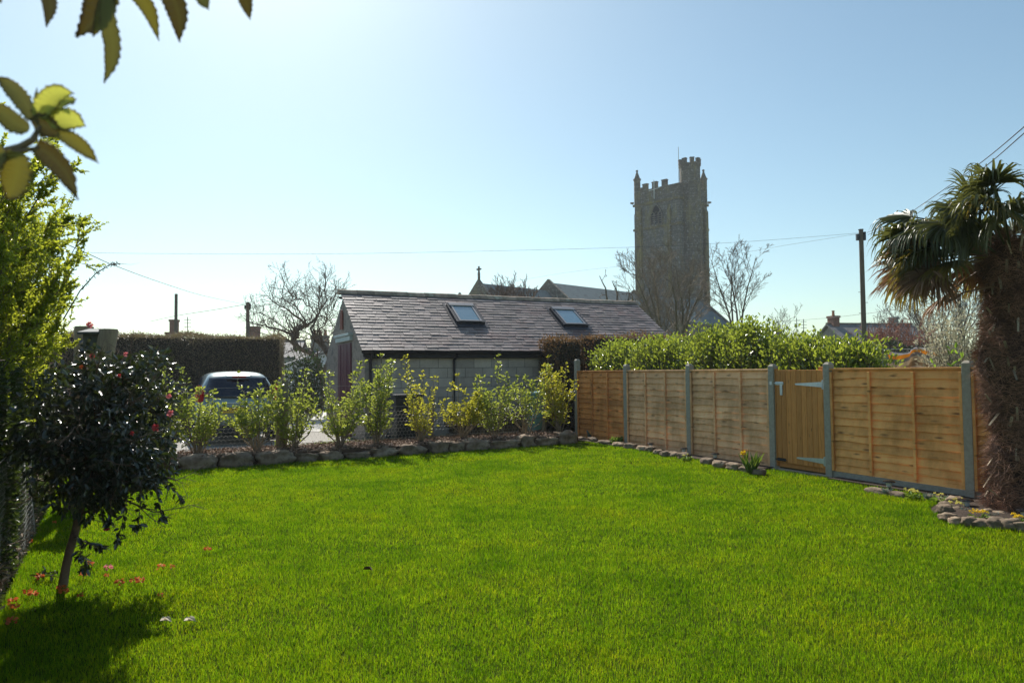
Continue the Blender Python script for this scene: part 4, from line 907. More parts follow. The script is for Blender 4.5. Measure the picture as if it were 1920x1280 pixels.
# ================================================================= washing line
M_sheet, nt, b = newmat('striped_sheet'); tc = N_(nt, 'ShaderNodeTexCoord'); sx = N_(nt, 'ShaderNodeSeparateXYZ'); nt.links.new(tc.outputs['UV'], sx.inputs[0])
cr = N_(nt, 'ShaderNodeValToRGB'); cr.color_ramp.interpolation = 'CONSTANT'; els = [(0, (.60, .52, .45)), (.14, (.42, .31, .21)), (.36, (.64, .53, .40)), (.56, (.34, .31, .30)), (.72, (.80, .44, .08)), (.90, (.55, .52, .55)), (.97, (.68, .65, .68))]
e_ = cr.color_ramp.elements
while len(e_) < len(els): e_.new(.5)
for i, (p_, c_) in enumerate(els): e_[i].position = p_; e_[i].color = c4(c_)
nt.links.new(sx.outputs[1], cr.inputs[0]); nt.links.new(cr.outputs[0], b.inputs['Base Color']); b.inputs['Roughness'].default_value = .9
t = N_(nt, 'ShaderNodeBsdfTranslucent'); nt.links.new(cr.outputs[0], t.inputs[0]); ms = N_(nt, 'ShaderNodeMixShader'); ms.inputs[0].default_value = .5
nt.links.new(b.outputs[0], ms.inputs[1]); nt.links.new(t.outputs[0], ms.inputs[2]); nt.links.new(ms.outputs[0], nt.nodes['Material Output'].inputs[0])
def sheet():
    D = 13.4; a = P(1666, 654, D); b_ = P(1772, 647, D); K, J = 60, 90; H = 1.25; vs, uv, fs = [], [], []
    for i in range(K + 1):
        u = i / K; top = a.lerp(b_, u); sag = -.10 * abs(math.sin(u * math.pi * 2.0)) ** .8 * (1 if u < .5 else .35)
        for j in range(J + 1):
            v = j / J; sw = .05 * math.sin(u * 17 + v * 2) * (1 - .3 * v) + .03 * math.sin(u * 31 + v * 5)
            vs.append(Vector((top.x + .05 * v * math.sin(u * 9), top.y + sw, top.z + sag * (1 - v * .4) - H * v))); 
            uv.append((u, 1 - (v * 1.9 + .10 * math.sin(u * 8 - 1.2) + .08 * u) % 1.0 if v < .9 else .1))
    for i in range(K):
        for j in range(J): q = i * (J + 1) + j; fs.append((q, q + 1, q + J + 2, q + J + 1))
    me = bpy.data.meshes.new('striped_sheet'); me.from_pydata([tuple(v) for v in vs], [], fs); me.polygons.foreach_set('use_smooth', np.ones(len(fs), dtype=bool)); me.update()
    ul = me.uv_layers.new(name='uv')
    for l in me.loops:
        vi = l.vertex_index; u, v = vi // (J + 1) / K, (vi % (J + 1)) / J
        w_ = (v * 3.0 + .10 * math.sin(u * 7.5 - 1.5)) % 1.0 if v > .02 else 0; ul.data[l.index].uv = (u, 1 - w_)
    o = link('striped_sheet', me, M_sheet); s_ = o.modifiers.new('thickness', 'SOLIDIFY'); s_.thickness = .004; tag(o, 'orange, brown and grey striped sheet hanging on the washing line', 'washing')
    cable_m = MB(); cable_m.tube([P(1560, 655, D + .3), a, a.lerp(b_, .5) + Vector((0, 0, -.04)), b_, P(1860, 640, D - .2)], .006, 5); tag(cable_m.build('washing_line', M_white), 'thin washing line carrying the striped sheet', 'washing line')
    for i, u in enumerate((.02, .52, .97)):
        pgp = a.lerp(b_, u); m = MB(); m.box((-.008, 0, 0), (.012, .014, .09)); m.box((.008, 0, 0), (.012, .014, .09)); o = m.build('clothes_peg', M_dark); o.location = pgp + Vector((0, -.012, .02)); tag(o, 'clothes peg at the %s of the striped sheet' % ('left corner', 'middle', 'right corner')[i], 'peg', 'clothes pegs')
    for i, px in enumerate((1560, 1860)):
        q = P(px, 655 if i == 0 else 640, D + (.3, -.2)[i]); m = MB(); m.tube([(q.x, q.y, 0), (q.x, q.y, q.z + .03)], .03, 8); tag(m.build('line_post', M_dark), 'washing line post hidden behind the laurels' if i == 0 else 'washing line post hidden behind the palm trunk', 'post', 'washing line posts')
sheet()
# ================================================================= parked car (rear towards us)
cc = P(449, 690, 15.4); cr_ = SITE + R(2.5)
car = thing('parked_car', 'silver hatchback seen from behind, parked beyond the bed shrubs', 'car', (cc.x, cc.y, 0), cr_)
M_paint, nt, b = newmat('car_paint'); b.inputs['Base Color'].default_value = (.24, .29, .29, 1); b.inputs['Metallic'].default_value = .55; b.inputs['Roughness'].default_value = .32; b.inputs['Coat Weight'].default_value = .8; b.inputs['Coat Roughness'].default_value = .08
M_cglass, nt, b = newmat('car_glass'); b.inputs['Base Color'].default_value = (.012, .012, .022, 1); b.inputs['Roughness'].default_value = .06; b.inputs['Specular IOR Level'].default_value = .8
M_rub = pm('rubber', [(.015, .015, .016)], 8, .8); M_red, nt, b = newmat('red_lens'); b.inputs['Base Color'].default_value = (.45, .012, .012, 1); b.inputs['Roughness'].default_value = .15
M_yel = pm('yellow_plate', [(.80, .50, .03)], 4, .4); M_plas = pm('dark_plastic', [(.03, .03, .032)], 20, .6)
# body: stations along y (0 = tail), cross-section half profile (x,z)
def sect(y, wb, wr, zb, zs, zr, wsh):      # bottom half width, roof half width, z bottom, z shoulder, z roof, shoulder half width
    return [(0, zb), (wb * .8, zb), (wb, zb + .10), (wsh, zb + .35), (wsh, zs - .12), (wsh * .975, zs), (wr + (wsh - wr) * .35, zs + (zr - zs) * .55), (wr, zr - .09), (wr * .88, zr - .025), (wr * .5, zr), (0, zr + .008)]
st = [(0.0, .70, .56, .34, .80, .82, .76), (.03, .78, .60, .28, .92, .96, .83), (.10, .82, .60, .25, .98, 1.16, .865), (.24, .83, .60, .24, 1.0, 1.44, .87), (.42, .83, .61, .24, 1.0, 1.535, .87), (.9, .83, .61, .24, .99, 1.56, .875), (1.8, .83, .61, .24, .97, 1.55, .875), (2.5, .83, .59, .24, .96, 1.46, .87), (3.1, .83, .55, .24, .95, 1.12, .86), (3.4, .82, .6, .24, .94, .98, .85), (3.9, .78, .6, .28, .80, .84, .80), (4.05, .6, .5, .36, .66, .70, .66)]
vs, fs = [], []; rings = []
for y, *a in st:
    h_ = sect(y, *a); full = h_ + [(-x, z) for x, z in h_[-2:0:-1]]; rings.append([len(vs) + i for i in range(len(full))]); vs += [(x, y, z) for x, z in full]
for a, c in zip(rings, rings[1:]):
    n = len(a)
    for i in range(n): fs.append((a[i], c[i], c[(i + 1) % n], a[(i + 1) % n]))
fs += [tuple(rings[0]), tuple(rings[-1][::-1])]
m = MB(); m.add(vs, fs); body = m.build('body', M_paint, car, smooth=False); body.data.polygons.foreach_set('use_smooth', np.ones(len(fs), dtype=bool)); 
sb = body.modifiers.new('subsurf', 'SUBSURF'); sb.levels = 2; sb.render_levels = 2
def ygl(z): return .02 + (z - .93) / .52 * .22 if z > .93 else .0
m = MB(); K = 10; vs = []; zs = np.linspace(1.0, 1.42, K + 1)
for z in zs:
    hw = .70 - (z - 1.0) * .30; y = .035 + (z - .96) * .42
    for j in range(9): u = j / 8 * 2 - 1; vs.append((u * hw, y + .10 * u * u - .075, z))
fs = [(i * 9 + j, i * 9 + j + 1, (i + 1) * 9 + j + 1, (i + 1) * 9 + j) for i in range(K) for j in range(8)]
m.add(vs, fs); gl = m.build('rear_window', M_cglass, car, smooth=True); s_ = gl.modifiers.new('thickness', 'SOLIDIFY'); s_.thickness = .02
m = MB(); m.tube([(-.02, -.055, 1.03), (.25, -.035, 1.06), (.52, .0, 1.10)], .012, 6); m.build('rear_wiper', M_plas, car)
m = MB(); m.box((0, .085, 1.455), (.5, .10, .03)); m.build('spoiler', M_paint, car, bevel=.012); m = MB(); m.box((0, .04, 1.43), (.28, .03, .02)); m.build('brake_light', M_red, car)
for sg in (-1, 1):
    m = MB(); pts = [(sg * .70, -.03, .93), (sg * .84, .09, .93), (sg * .855, .22, 1.02), (sg * .80, .24, 1.27), (sg * .74, .10, 1.27), (sg * .70, .02, 1.1)]
    m.lathe([(.90, .02), (.93, .075), (1.05, .095), (1.20, .085), (1.27, .03)], 10, (sg * .775, .075, 0)); m.build('tail_light', M_red, car, smooth=True)
    m = MB(); m.box((sg * .93, 2.75, 1.02), (.20, .10, .14)); m.build('door_mirror', M_plas, car, bevel=.02)
    m = MB(); m.prism([(sg * .80, .65, 1.03), (sg * .80, 2.7, 1.01), (sg * .66, 2.25, 1.40), (sg * .665, .75, 1.43)], (sg * .03, 0, 0)); m.build('side_window', M_cglass, car)
    for y in (.72, 3.25):
        m = MB(); w_ = [(sg * x, r_) for x, r_ in ((.67, .25), (.67, .30), (.71, .318), (.85, .318), (.885, .30), (.885, .22))]
        n = 24; vs = [(x, y + math.cos(2 * math.pi * k / n) * r_, .318 + math.sin(2 * math.pi * k / n) * r_) for x, r_ in w_ for k in range(n)]
        m.add(vs, [(i * n + k, i * n + (k + 1) % n, (i + 1) * n + (k + 1) % n, (i + 1) * n + k) for i in range(len(w_) - 1) for k in range(n)]); wh = m.build('wheel', M_rub, car, smooth=True)
        m = MB(); m.tube([(sg * .70, y, .318), (sg * .878, y, .318)], [.215, .215], 20); m.build('hub_cap', M_zinc, wh, smooth=True)
m = MB(); m.box((0, -.03, .50), (1.60, .14, .16)); m.build('rear_bumper', M_paint, car, bevel=.05); m = MB(); m.box((0, .0, .34), (1.45, .16, .17)); m.build('bumper_insert', M_plas, car, bevel=.04)
m = MB(); m.box((0, -.0, .885), (.60, .09, .03)); m.build('tailgate_trim', M_zinc, car, bevel=.008); m = MB(); m.lathe([(0, .04), (.012, .045), (.02, .02)], 14); em = m.build('badge', M_zinc, car); em.rotation_euler = (R(90), 0, 0); em.location = (-.0, -.035, .94)
PLX = -.09
m = MB(); m.box((PLX, -.045, .735), (.53, .012, .118)); pl_ = m.build('number_plate', M_yel, car, bevel=.003)
def text(s, size, loc, parent, mat, name='lettering'):
    cu = bpy.data.curves.new(name, 'FONT'); cu.body = s; cu.size = size; cu.align_x = 'CENTER'; cu.align_y = 'CENTER'; cu.extrude = .001; cu.space_character = 1.08
    to = bpy.data.objects.new('tmp', cu); COL.objects.link(to); dg = bpy.context.evaluated_depsgraph_get(); me = bpy.data.meshes.new_from_object(to.evaluated_get(dg)); bpy.data.objects.remove(to)
    o = link(name, me, mat, parent); o.location = loc; o.rotation_euler = (R(90), 0, 0); return o
text('WK71 XTE', .115, (PLX, -.0525, .735), pl_, M_black)
m = MB(); m.box((PLX, -.01, .74), (.66, .06, .15)); m.build('plate_recess', M_paint, car, bevel=.01)

# bins by the outbuilding
def world_at(px, q):         # point at picture column px, q metres behind the bed front
    r_ = ray(px, 700); d = Vector((r_.x, r_.y, 0)); k = (B0 + BNn * q).dot(BNn) / d.dot(BNn); return d * k
c = world_at(758, 2.15); e = thing('wheelie_bin', 'dark wheelie bin against the block wall of the outbuilding', 'bin', c, SITE)
m = MB(); m.add([(-.24, -.3, .08), (.24, -.3, .08), (.24, .25, .08), (-.24, .25, .08), (-.29, -.36, .98), (.29, -.36, .98), (.29, .36, .98), (-.29, .36, .98)], [(3, 2, 1, 0), (0, 1, 5, 4), (1, 2, 6, 5), (2, 3, 7, 6), (3, 0, 4, 7), (4, 5, 6, 7)]); m.build('bin_body', M_plas, e, bevel=.02)
m = MB(); m.box((0, 0, 1.015), (.62, .78, .06)); m.tube([(-.25, .42, 1.0), (.25, .42, 1.0)], .02, 8); m.build('bin_lid', M_plas, e, bevel=.02)
for sx_ in (-.27, .27): m = MB(); m.tube([(sx_ - .03, .27, .1), (sx_ + .03, .27, .1)], .1, 14); m.build('bin_wheel', M_rub, e)
c = world_at(1003, 1.75); e = thing('water_butt', 'pale teal water butt half hidden behind the right hand bed shrubs', 'water butt', c, SITE)
M_teal = pm('teal_plastic', [(.16, .33, .36), (.2, .38, .4)], 4, .5)
m = MB(); m.lathe([(0, .2), (.03, .22), (.45, .25), (.46, .26), (.5, .26), (.51, .25), (.95, .235), (.97, .25), (1.02, .25), (1.04, .1)], 20); m.build('butt_body', M_teal, e, smooth=True)
m = MB(); m.tube([(0, -.23, .15), (0, -.30, .15), (0, -.31, .11)], .015, 6); m.build('tap', M_plas, e)
M_log = pm('log_ends', [(.10, .07, .05), (.17, .12, .08)], 8, .9, .4, 30, var=.4)
c = world_at(918, 2.0); e = thing('log_stack', 'dark stack of cut logs at the foot of the outbuilding wall', 'log stack', c, SITE); m = MB(); rnd = random.Random(5)
for r_ in range(4):
    for k in range(13): q = .075 * rnd.uniform(.85, 1.1); m.tube([(-.95 + .155 * k + (r_ % 2) * .07, -.18, .08 + r_ * .14), (-.95 + .155 * k + (r_ % 2) * .07 + rnd.uniform(-.02, .02), .16, .08 + r_ * .14)], q, 9)
m.build('logs', M_log, e, smooth=False)

# ================================================================= bed shrubs
M_shrub = leafmat('shrub_leaf', [(.09, .15, .025), (.15, .23, .04), (.23, .30, .06), (.12, .16, .05)], (.60, .66, .08), .50, .3, .6)
M_shruby = leafmat('shrub_leaf_yellowing', [(.16, .22, .03), (.26, .30, .035), (.40, .36, .035), (.18, .24, .035)], (.78, .72, .06), .5, .32, .6)
M_stem = pm('shrub_stem', [(.22, .16, .10), (.30, .23, .15), (.15, .10, .07)], 8, .85, .3, 40)
def bed_shrub(px, ytop, w, nst, lb, seed, mat=M_shrub, q=.75, bare=.25, per=90, lean=0, side=None):
    rs = random.Random(seed); lean = rs.uniform(-.05, .05); bare += .03; per *= 1.1; nst += 1; random.seed(seed); c = world_at(px, q); H = P(px, ytop, c.y).z - BZ
    e = thing('laurel_shrub', lb, 'shrub', (c.x, c.y, BZ - .03), 0, 'shrubs in the raised bed'); segs, Pn, Dn = [], [], []
    for i in range(nst):
        a = rs.random() * 6.28; sp = w * .70 * math.sqrt(rs.random()); h = H * (1 - .35 * (sp / (w / 2)) ** 2 * rs.random()) * rs.uniform(.6, 1.0) if i else H
        dx, dy = math.cos(a) * sp + lean * h, math.sin(a) * sp * .8; p = Vector((dx * .12, dy * .12, 0)); n = 8
        for j in range(n):
            t_ = (j + 1) / n; tgt = Vector((dx * t_ ** .8, dy * t_ ** .8, h * t_)) + Vector((rs.gauss(0, .018), rs.gauss(0, .018), 0)); r0 = .009 * (1 - .7 * j / n) + .002; segs.append((p, tgt, r0, r0 * .88))
            if t_ > bare:
                for _ in range(int(per * 1.75 / n * rs.uniform(.5, 1.4))):
                    pp = p.lerp(tgt, rs.random()); a2 = rs.random() * 6.28
                    if mnoise.noise(pp * 4.5 + Vector((seed, 0, 0))) < -.20: continue
                    dd = Vector((math.cos(a2), math.sin(a2), .55 + rs.gauss(0, .3))).normalized(); tw = rs.random() ** 1.2 * .19 * (1.25 - t_ * .8)
                    if tw > .05 and rs.random() < .4: segs.append((pp, pp + dd * tw, .003, .002))
                    Pn.append(pp + dd * tw); Dn.append((dd + rv(.35)).normalized())
            p = tgt
        for _ in range(6): Pn.append(p); Dn.append((Vector((0, 0, 1)) + rv(.55)).normalized())
    for _ in range(3):     # low bare side stems
        a = rs.random() * 6.28; p = Vector((0, 0, .02)); q2 = p + Vector((math.cos(a) * .25, math.sin(a) * .15, .22)); q3 = q2 + Vector((math.cos(a) * .1, 0, .2)); segs += [(p, q2, .008, .006), (q2, q3, .006, .003)]
        for _ in range(7): Pn.append(q2.lerp(q3, rs.random())); Dn.append((Vector((0, 0, .5)) + rv(.6)).normalized())
    V_, F_, rr = leaves(np.array(Pn), np.array(Dn), RNG.uniform(.7, 1.25, len(Pn)) * .066, .036, upb=.45, droop=.15)
    np_obj('foliage', V_, [F_], mat, e, False, rnd=rr); segs_obj('stems', segs, M_stem, e, 5, world=False)
SH = [(300, 688, .75, 12, 'bed shrub behind the camellia, leftmost in the raised bed', M_shrub, .9, .2, 60), (372, 690, .85, 13, 'broad bed shrub covering the left side of the car', M_shrub, .7, .25, 75), (482, 694, .70, 14, 'bed shrub growing in front of the car number plate', M_shrub, .6, .35, 75),
      (553, 692, .62, 12, 'many-stemmed bed shrub directly right of the thick wooden post', M_shrub, .8, .2, 60), (636, 678, .85, 13, 'tall bed shrub in front of the outbuilding gable end', M_shrub, .7, .2, 80), (706, 665, .62, 12, 'slim bed shrub at the left corner of the block wall', M_shrub, .7, .2, 85),
      (787, 668, .78, 11, 'tall gappy yellowing bed shrub left of the downpipe', M_shruby, .65, .15, 52), (868, 702, .68, 14, 'vase-shaped yellow leaved bed shrub right of the downpipe', M_shruby, .75, .38, 75), (925, 664, .66, 12, 'tall green bed shrub right of the yellow vase-shaped one', M_shrub, .75, .2, 70),
      (985, 684, .80, 12, 'thin-stemmed bed shrub in front of the teal water butt', M_shrub, .8, .38, 62), (1048, 668, .72, 14, 'yellow-green bed shrub against the brown corner hedge', M_shruby, .75, .15, 85)]
for i, (px, yt, w, n, lb, mt, q, br_, per) in enumerate(SH): bed_shrub(px, yt, w, n, lb, 50 + i, mt, q, br_, per)
# bed posts and chicken wire
M_post = pm('weathered_post', [(.16, .12, .085), (.26, .21, .15), (.10, .08, .06)], 3, .9, .6, 20, .01, stretch=(5, 5, .6))
wf = thing('wire_mesh_fence', 'low chicken wire fence running behind the bed shrubs', 'wire fence', bedpt(0, 1.2), 0)
M_wire = pm('galvanised_wire', [(.50, .47, .43)], 5, .5, metal=.4)
def hexmesh(p0, dirn, L, z0, H, cell, r_, parent, name, mat, warp=.02):
    segs = []; w = cell; h = cell * .58; nx = int(L / w); nz = int(H / (h * 1.5)); up = Vector((0, 0, 1)); nn = Vector((-dirn.y, dirn.x, 0))
    def pt(x, z): return Vector(p0) + dirn * x + up * (z0 + z) + nn * (warp * math.sin(x * 2.1 + z * 3) + warp * .5 * math.sin(x * 5.3))
    for j in range(nz):
        for i in range(nx):
            x = (i + (.5 if j % 2 else 0)) * w; z = j * h * 1.5
            a = pt(x, z); b_ = pt(x + w / 2, z + h * .5); c = pt(x + w, z); d = pt(x + w / 2, z + h * 1.5)
            segs += [(a, b_, r_, r_), (b_, c, r_, r_), (b_, d, r_, r_)]
    segs_obj(name, segs, mat, parent, 3, world=True)
hexmesh(bedpt(-1.9, 1.2), BD, BL_ + 2.0, BZ, .62, .075, .0013, wf, 'wire_netting', M_wire)
m = MB()
for z in (BZ + .64, BZ + .02, BZ + 1.05): m.tube([bedpt(-1.9 + (BL_ + 2) * k / 12, 1.19, z + .012 * math.sin(k * 2.1)) for k in range(13)], .0022, 5)
m.build('straining_wires', M_wire, wf, world=True)
for px, yt, r_, lb in ((527, 712, .105, 'thick ivy-covered wooden post beside the car'), (806, 742, .06, 'brown wooden post between two yellowing shrubs'), (300, 735, .06, 'wooden post behind the camellia'), (1018, 760, .05, 'wooden post near the teal water butt')):
    c = world_at(px, 1.1); zt = P(px, yt, c.y).z; m = MB(); m.tube([(0, 0, 0), (.02, 0, zt * .5), (.035, 0, zt - .02), (.035, 0, zt)], [r_, r_ * .95, r_ * .92, r_ * .8], 12)
    o = m.build('wooden_post', M_post, smooth=True); o.location = c; tag(o, lb, 'post', 'posts of the wire fence behind the bed')
    if px == 527:
        random.seed(4); Pn = [Vector((math.cos(a) * r_, math.sin(a) * r_, z)) + c for a, z in zip(RNG.random(420) * 6.28, RNG.random(420) ** 1.2 * zt)]; Dn = [rv() + Vector((0, 0, -.3)) for _ in Pn]
        V_, F_, rr = leaves(np.array(Pn), np.array(Dn), RNG.uniform(.03, .055, len(Pn)), .035, upb=.4); iv = np_obj('ivy', V_, [F_], M_shrub, None, rnd=rr, loc=c); iv.parent = o; iv.location = (0, 0, 0)

# ================================================================= camellia
TB = G(117, 1102); cam_t = thing('camellia_tree', 'small dark glossy camellia tree with red blooms on a leaning trunk', 'tree', TB)
def CP(px, py, dd=0): return P(px, py, TB.y + dd) - TB
M_cam = leafmat('camellia_leaf', [(.020, .024, .014), (.028, .036, .018), (.040, .048, .024), (.09, .065, .05)], (.14, .20, .02), .10, .30, 1.0)
M_camb = pm('camellia_bark', [(.15, .09, .065), (.22, .14, .10), (.09, .055, .04)], 7, .85, .5, 30, .006)
random.seed(31); segs = []
tr = [CP(117, 1102), CP(124, 1060), CP(131, 1030), CP(140, 1000), CP(148, 965), CP(157, 930), CP(166, 880, .05), (CP(180, 820, .08)), CP(188, 760, .1), CP(192, 700, .1)]
rr_ = [.032, .029, .027, .026, .025, .024, .021, .018, .012, .006]
mt = MB(); mt.tube([tr[0] - Vector((0, 0, .03))] + tr, [.042] + rr_, 10); mt.build('trunk', M_camb, cam_t, smooth=True)
nodes = []; sgs = []
for k, (i0, tgt) in enumerate([(5, (60, 900, .2)), (5, (250, 905, -.15)), (4, (290, 960, -.1)), (6, (90, 830, -.2)), (6, (300, 820, .1)), (6, (330, 900, .15)), (7, (110, 740, .3)), (7, (270, 740, -.25)), (7, (180, 700, -.3)), (8, (220, 690, .3)), (6, (200, 860, -.5)), (6, (200, 860, .5)), (7, (300, 760, .3)), (7, (90, 780, .4)), (5, (200, 900, .4)), (6, (140, 800, -.55)), (6, (260, 820, -.5)), (7, (200, 780, .6)), (8, (130, 690, .1)), (8, (250, 700, 0))]):
    a = tr[i0]; c = CP(*tgt); mid = a.lerp(c, .5) + Vector((0, 0, .05)) + rv(.02); sgs += [(a, mid, .011, .008), (mid, c, .008, .004)]
    for j in range(9):
        q = (a.lerp(mid, j / 4) if j < 5 else mid.lerp(c, (j - 4) / 4)); grow(sgs, nodes, q, ((c - a).normalized() + rv(.6)).normalized(), random.uniform(.16, .30), .004, 1, 2, (3,), .7, .6, .15, -.02, 4, .7, .4, .2, .0016)
drp = [[(222, 905, -.2), (208, 940, -.25), (206, 975, -.28)], [(265, 910, -.2), (262, 960, -.2), (258, 985, -.2)], [(290, 905, -.1), (300, 950, -.1), (306, 968, -.1)], [(300, 900, 0), (325, 915, 0), (340, 935, 0)], [(238, 935, -.2), (228, 985, -.2), (221, 1012, -.2)], [(140, 1003, -.02), (154, 1015, -.05), (150, 1042, -.06)], [(152, 1012, -.04), (178, 1025, -.06), (192, 1022, -.08)], [(70, 905, 0), (65, 930, 0), (80, 940, 0)], [(150, 1040, -.05), (162, 1050, -.05), (158, 1066, -.05)], [(160, 940, 0), (170, 965, -.05), (160, 975, -.05)]]
low = []
for br in drp:
    W_ = [CP(*q) for q in br]
    for a, c in zip(W_, W_[1:]): sgs.append((a, c, .0035, .002)); low += [(a.lerp(c, t_), (c - a).normalized()) for t_ in (.3, .6, .9)]
    low += [(W_[-1], (W_[-1] - W_[-2]).normalized())] * 3
segs_obj('branches', sgs, M_camb, cam_t, 5, world=False)
# leaves: twig nodes kept inside the crown outline, plus glossy shell leaves
cen = CP(205, 800, 0.05); Pn, Dn = [], []
def in_crown(p, sx=.52, sy=.58, sz=.56): 
    q = p - cen; wv = 1 + .9 * mnoise.noise(q * 3.1) + .25 * math.sin(q.x * 9 + q.z * 7); return (q.x / sx) ** 2 + (q.y / sy) ** 2 + (abs(q.z) / sz) ** 2.6 < wv
for q, d, l in nodes:
    if in_crown(q):
        for _ in range(3): Pn.append(q + rv(.012)); Dn.append((d + rv(.7) + Vector((0, -.1, -.25))).normalized())
rs = random.Random(8)
while len(Pn) < 9000:
    q = Vector((rs.gauss(0, 1), rs.gauss(0, 1), rs.gauss(0, 1))).normalized() * (rs.random() ** .38); p = cen + Vector((q.x * .60, q.y * .70, q.z * .64))
    if mnoise.noise(p * 5.5) < -.08 or not in_crown(p): continue
    Pn.append(p); Dn.append((q * .7 + rv(.6) + Vector((0, 0, -.22))).normalized())
for q, d in low:
    for _ in range(3): Pn.append(q + rv(.006)); Dn.append((d * .5 + rv(.6) + Vector((0, 0, -.35))).normalized())
V_, F_, rr = leaves(np.array(Pn), np.array(Dn), RNG.uniform(.75, 1.2, len(Pn)) * .054, .027, upb=.62, fold=.16, droop=.18)
np_obj('crown', V_, [F_], M_cam, cam_t, False, rnd=rr)
M_petal = leafmat('camellia_petal', [(.55, .05, .06), (.70, .12, .11), (.62, .04, .07)], (.7, .08, .08), .25, .5, .3)
M_petalp = leafmat('pink_petal', [(.80, .24, .26), (.85, .32, .33)], (.9, .3, .3), .3, .5, .3)
M_petalo = leafmat('faded_petal', [(.62, .12, .03), (.78, .24, .07), (.45, .10, .04)], (.8, .2, .06), .25, .6, .2)
def bloom(name, c, r_, mat, parent, up=Vector((0, -1, .3)), n=16, flat=0):
    Pn, Dn = [], []; up = up.normalized(); a = up.cross(Vector((.3, .2, 1))).normalized(); b_ = up.cross(a)
    for i in range(n):
        w_ = i * 2.4; tilt = .25 + .9 * (1 - i / n) ; d = ((a * math.cos(w_) + b_ * math.sin(w_)) * tilt + up * (.9 - tilt * .7)).normalized(); Pn.append(Vector(c) + d * r_ * .1); Dn.append(d)
    V_, F_, rr = leaves(np.array(Pn), np.array(Dn), RNG.uniform(.8, 1.1, n) * r_, r_ * .85, upb=.1, fold=.35, droop=-.25)
    return np_obj(name, V_, [F_], mat, parent, False, rnd=rr)
for px, py, dd, mt_, r_ in ((202, 989, -.26, M_petal, .030), (320, 775, -.25, M_petalp, .028), (292, 802, -.45, M_petal, .030), (317, 743, -.15, M_petalp, .022), (236, 664, -.2, M_petalp, .02), (168, 609, .05, M_petalp, .030), (173, 668, -.2, M_petal, .022), (153, 688, -.3, M_petalo, .018), (224, 704, -.5, M_petal, .014), (248, 812, -.6, M_petal, .016)):
    bloom('flower', CP(px, py, dd), r_ * .85, mt_, cam_t)
# basal sprig with leaves
sp = thing('camellia_sprig', 'low leafy sprig lying beside the camellia trunk base', 'sprig', G(95, 1090)); Pn = [Vector((RNG.uniform(-.11, .04), RNG.uniform(-.04, .04), RNG.uniform(.03, .07))) for _ in range(16)]
V_, F_, rr = leaves(np.array(Pn), np.array([rv() + Vector((-.3, 0, .2)) for _ in Pn]), .055, .028, upb=.6); np_obj('sprig_leaves', V_, [F_], M_cam, sp, False, rnd=rr)
m = MB(); m.tube([(-.1, 0, .03), (0, 0, .045), (.08, .0, .03)], .003, 5); m.build('sprig_stem', M_camb, sp)

# fallen blooms
FP = [(74, 1084, 'two-part orange camellia bloom lying left of the camellia trunk base'), (62, 1117, 'large ragged orange-red bloom left of the tree shadow tip'), (23, 1130, 'small orange bloom at the left edge above the largest clump'), (28, 1141, 'orange-red bloom clump nearest the left picture edge'), (22, 1168, 'lowest orange bloom, at the left edge of the lawn'),
      (52, 1114, 'orange bloom touching the large ragged bloom on its left'), (115, 1105, 'fallen bloom in the shade right at the trunk foot'), (120, 1112, 'dim red bloom just below the trunk foot'), (150, 1119, 'small orange bloom between the trunk and the crown shadow'), (157, 1080, 'orange bloom just right of the trunk base under the low sprig'),
      (168, 1060, 'pale salmon bloom near the lowest camellia twig'), (203, 1066, 'upright pink-red bloom below the hanging red flower'), (200, 1082, 'tiny orange bloom under the upright pink-red one'), (224, 1094, 'pink-red bloom at the upper edge of the crown shadow'), (252, 1090, 'orange bloom left of a touching pair at the shadow edge'),
      (263, 1092, 'pinkish bloom right of a touching pair at the shadow edge'), (302, 1065, 'orange bloom far right of the trunk, larger of two'), (323, 1065, 'small orange bloom far right of the trunk, smaller of two'), (389, 1032, 'pale curled bloom out on the open lawn, farthest right'), (300, 1118, 'tiny orange petal at the right tip of the crown shadow'), (102, 981, 'faint orange petal on the grass by the left wire fence'), (57, 1017, 'yellowish petal at the foot of the left wire fence')]
for i, (px, py, lb) in enumerate(FP):
    g = G(px, py, .04); r_ = .023 if i not in (8, 12, 19, 20, 21, 17) else .014
    Pn, Dn = [], []
    for k in range(11): w_ = k * 2.4 + i; Pn.append(Vector((math.cos(w_) * r_ * .5, math.sin(w_) * r_ * .4, .004 + .004 * k * .5))); Dn.append(Vector((math.cos(w_), math.sin(w_), .35 + RNG.normal(0, .35))))
    V_, F_, rr = leaves(np.array(Pn), np.array(Dn), r_ * 1.1, r_ * .9, upb=.3, fold=.3, droop=.3); o = np_obj('fallen_bloom', V_, [F_], M_petalp if i in (11,) else M_petalo, rnd=rr); o.location = g; tag(o, lb, 'fallen flower', 'camellia blooms fallen on the lawn')
M_dry = leafmat('dry_leaf', [(.70, .60, .50), (.80, .72, .62)], (.8, .7, .55), .5, .6, .3); M_brn = pm('brown_leaf', [(.09, .05, .03)], 20, .8)
for px, py, mt_, lb in ((354, 1163, M_dry, 'larger pale dry leaf on the lawn right of the crown shadow'), (309, 1163, M_dry, 'smaller pale dry leaf on the lawn beside the crown shadow'), (688, 1067, M_brn, 'single dark brown leaf lying on the open lawn')):
    g = G(px, py, .045); V_, F_, rr = leaves(np.array([[-.03, 0, 0], [-.01, .01, .006]]), np.array([[1, .2, .25], [1, -.3, .1]]), .055, .03, upb=.9, fold=.5, droop=.3); o = np_obj('fallen_leaf', V_, [F_], mt_, rnd=rr); o.location = g; tag(o, lb, 'leaf', 'dead leaves on the lawn')

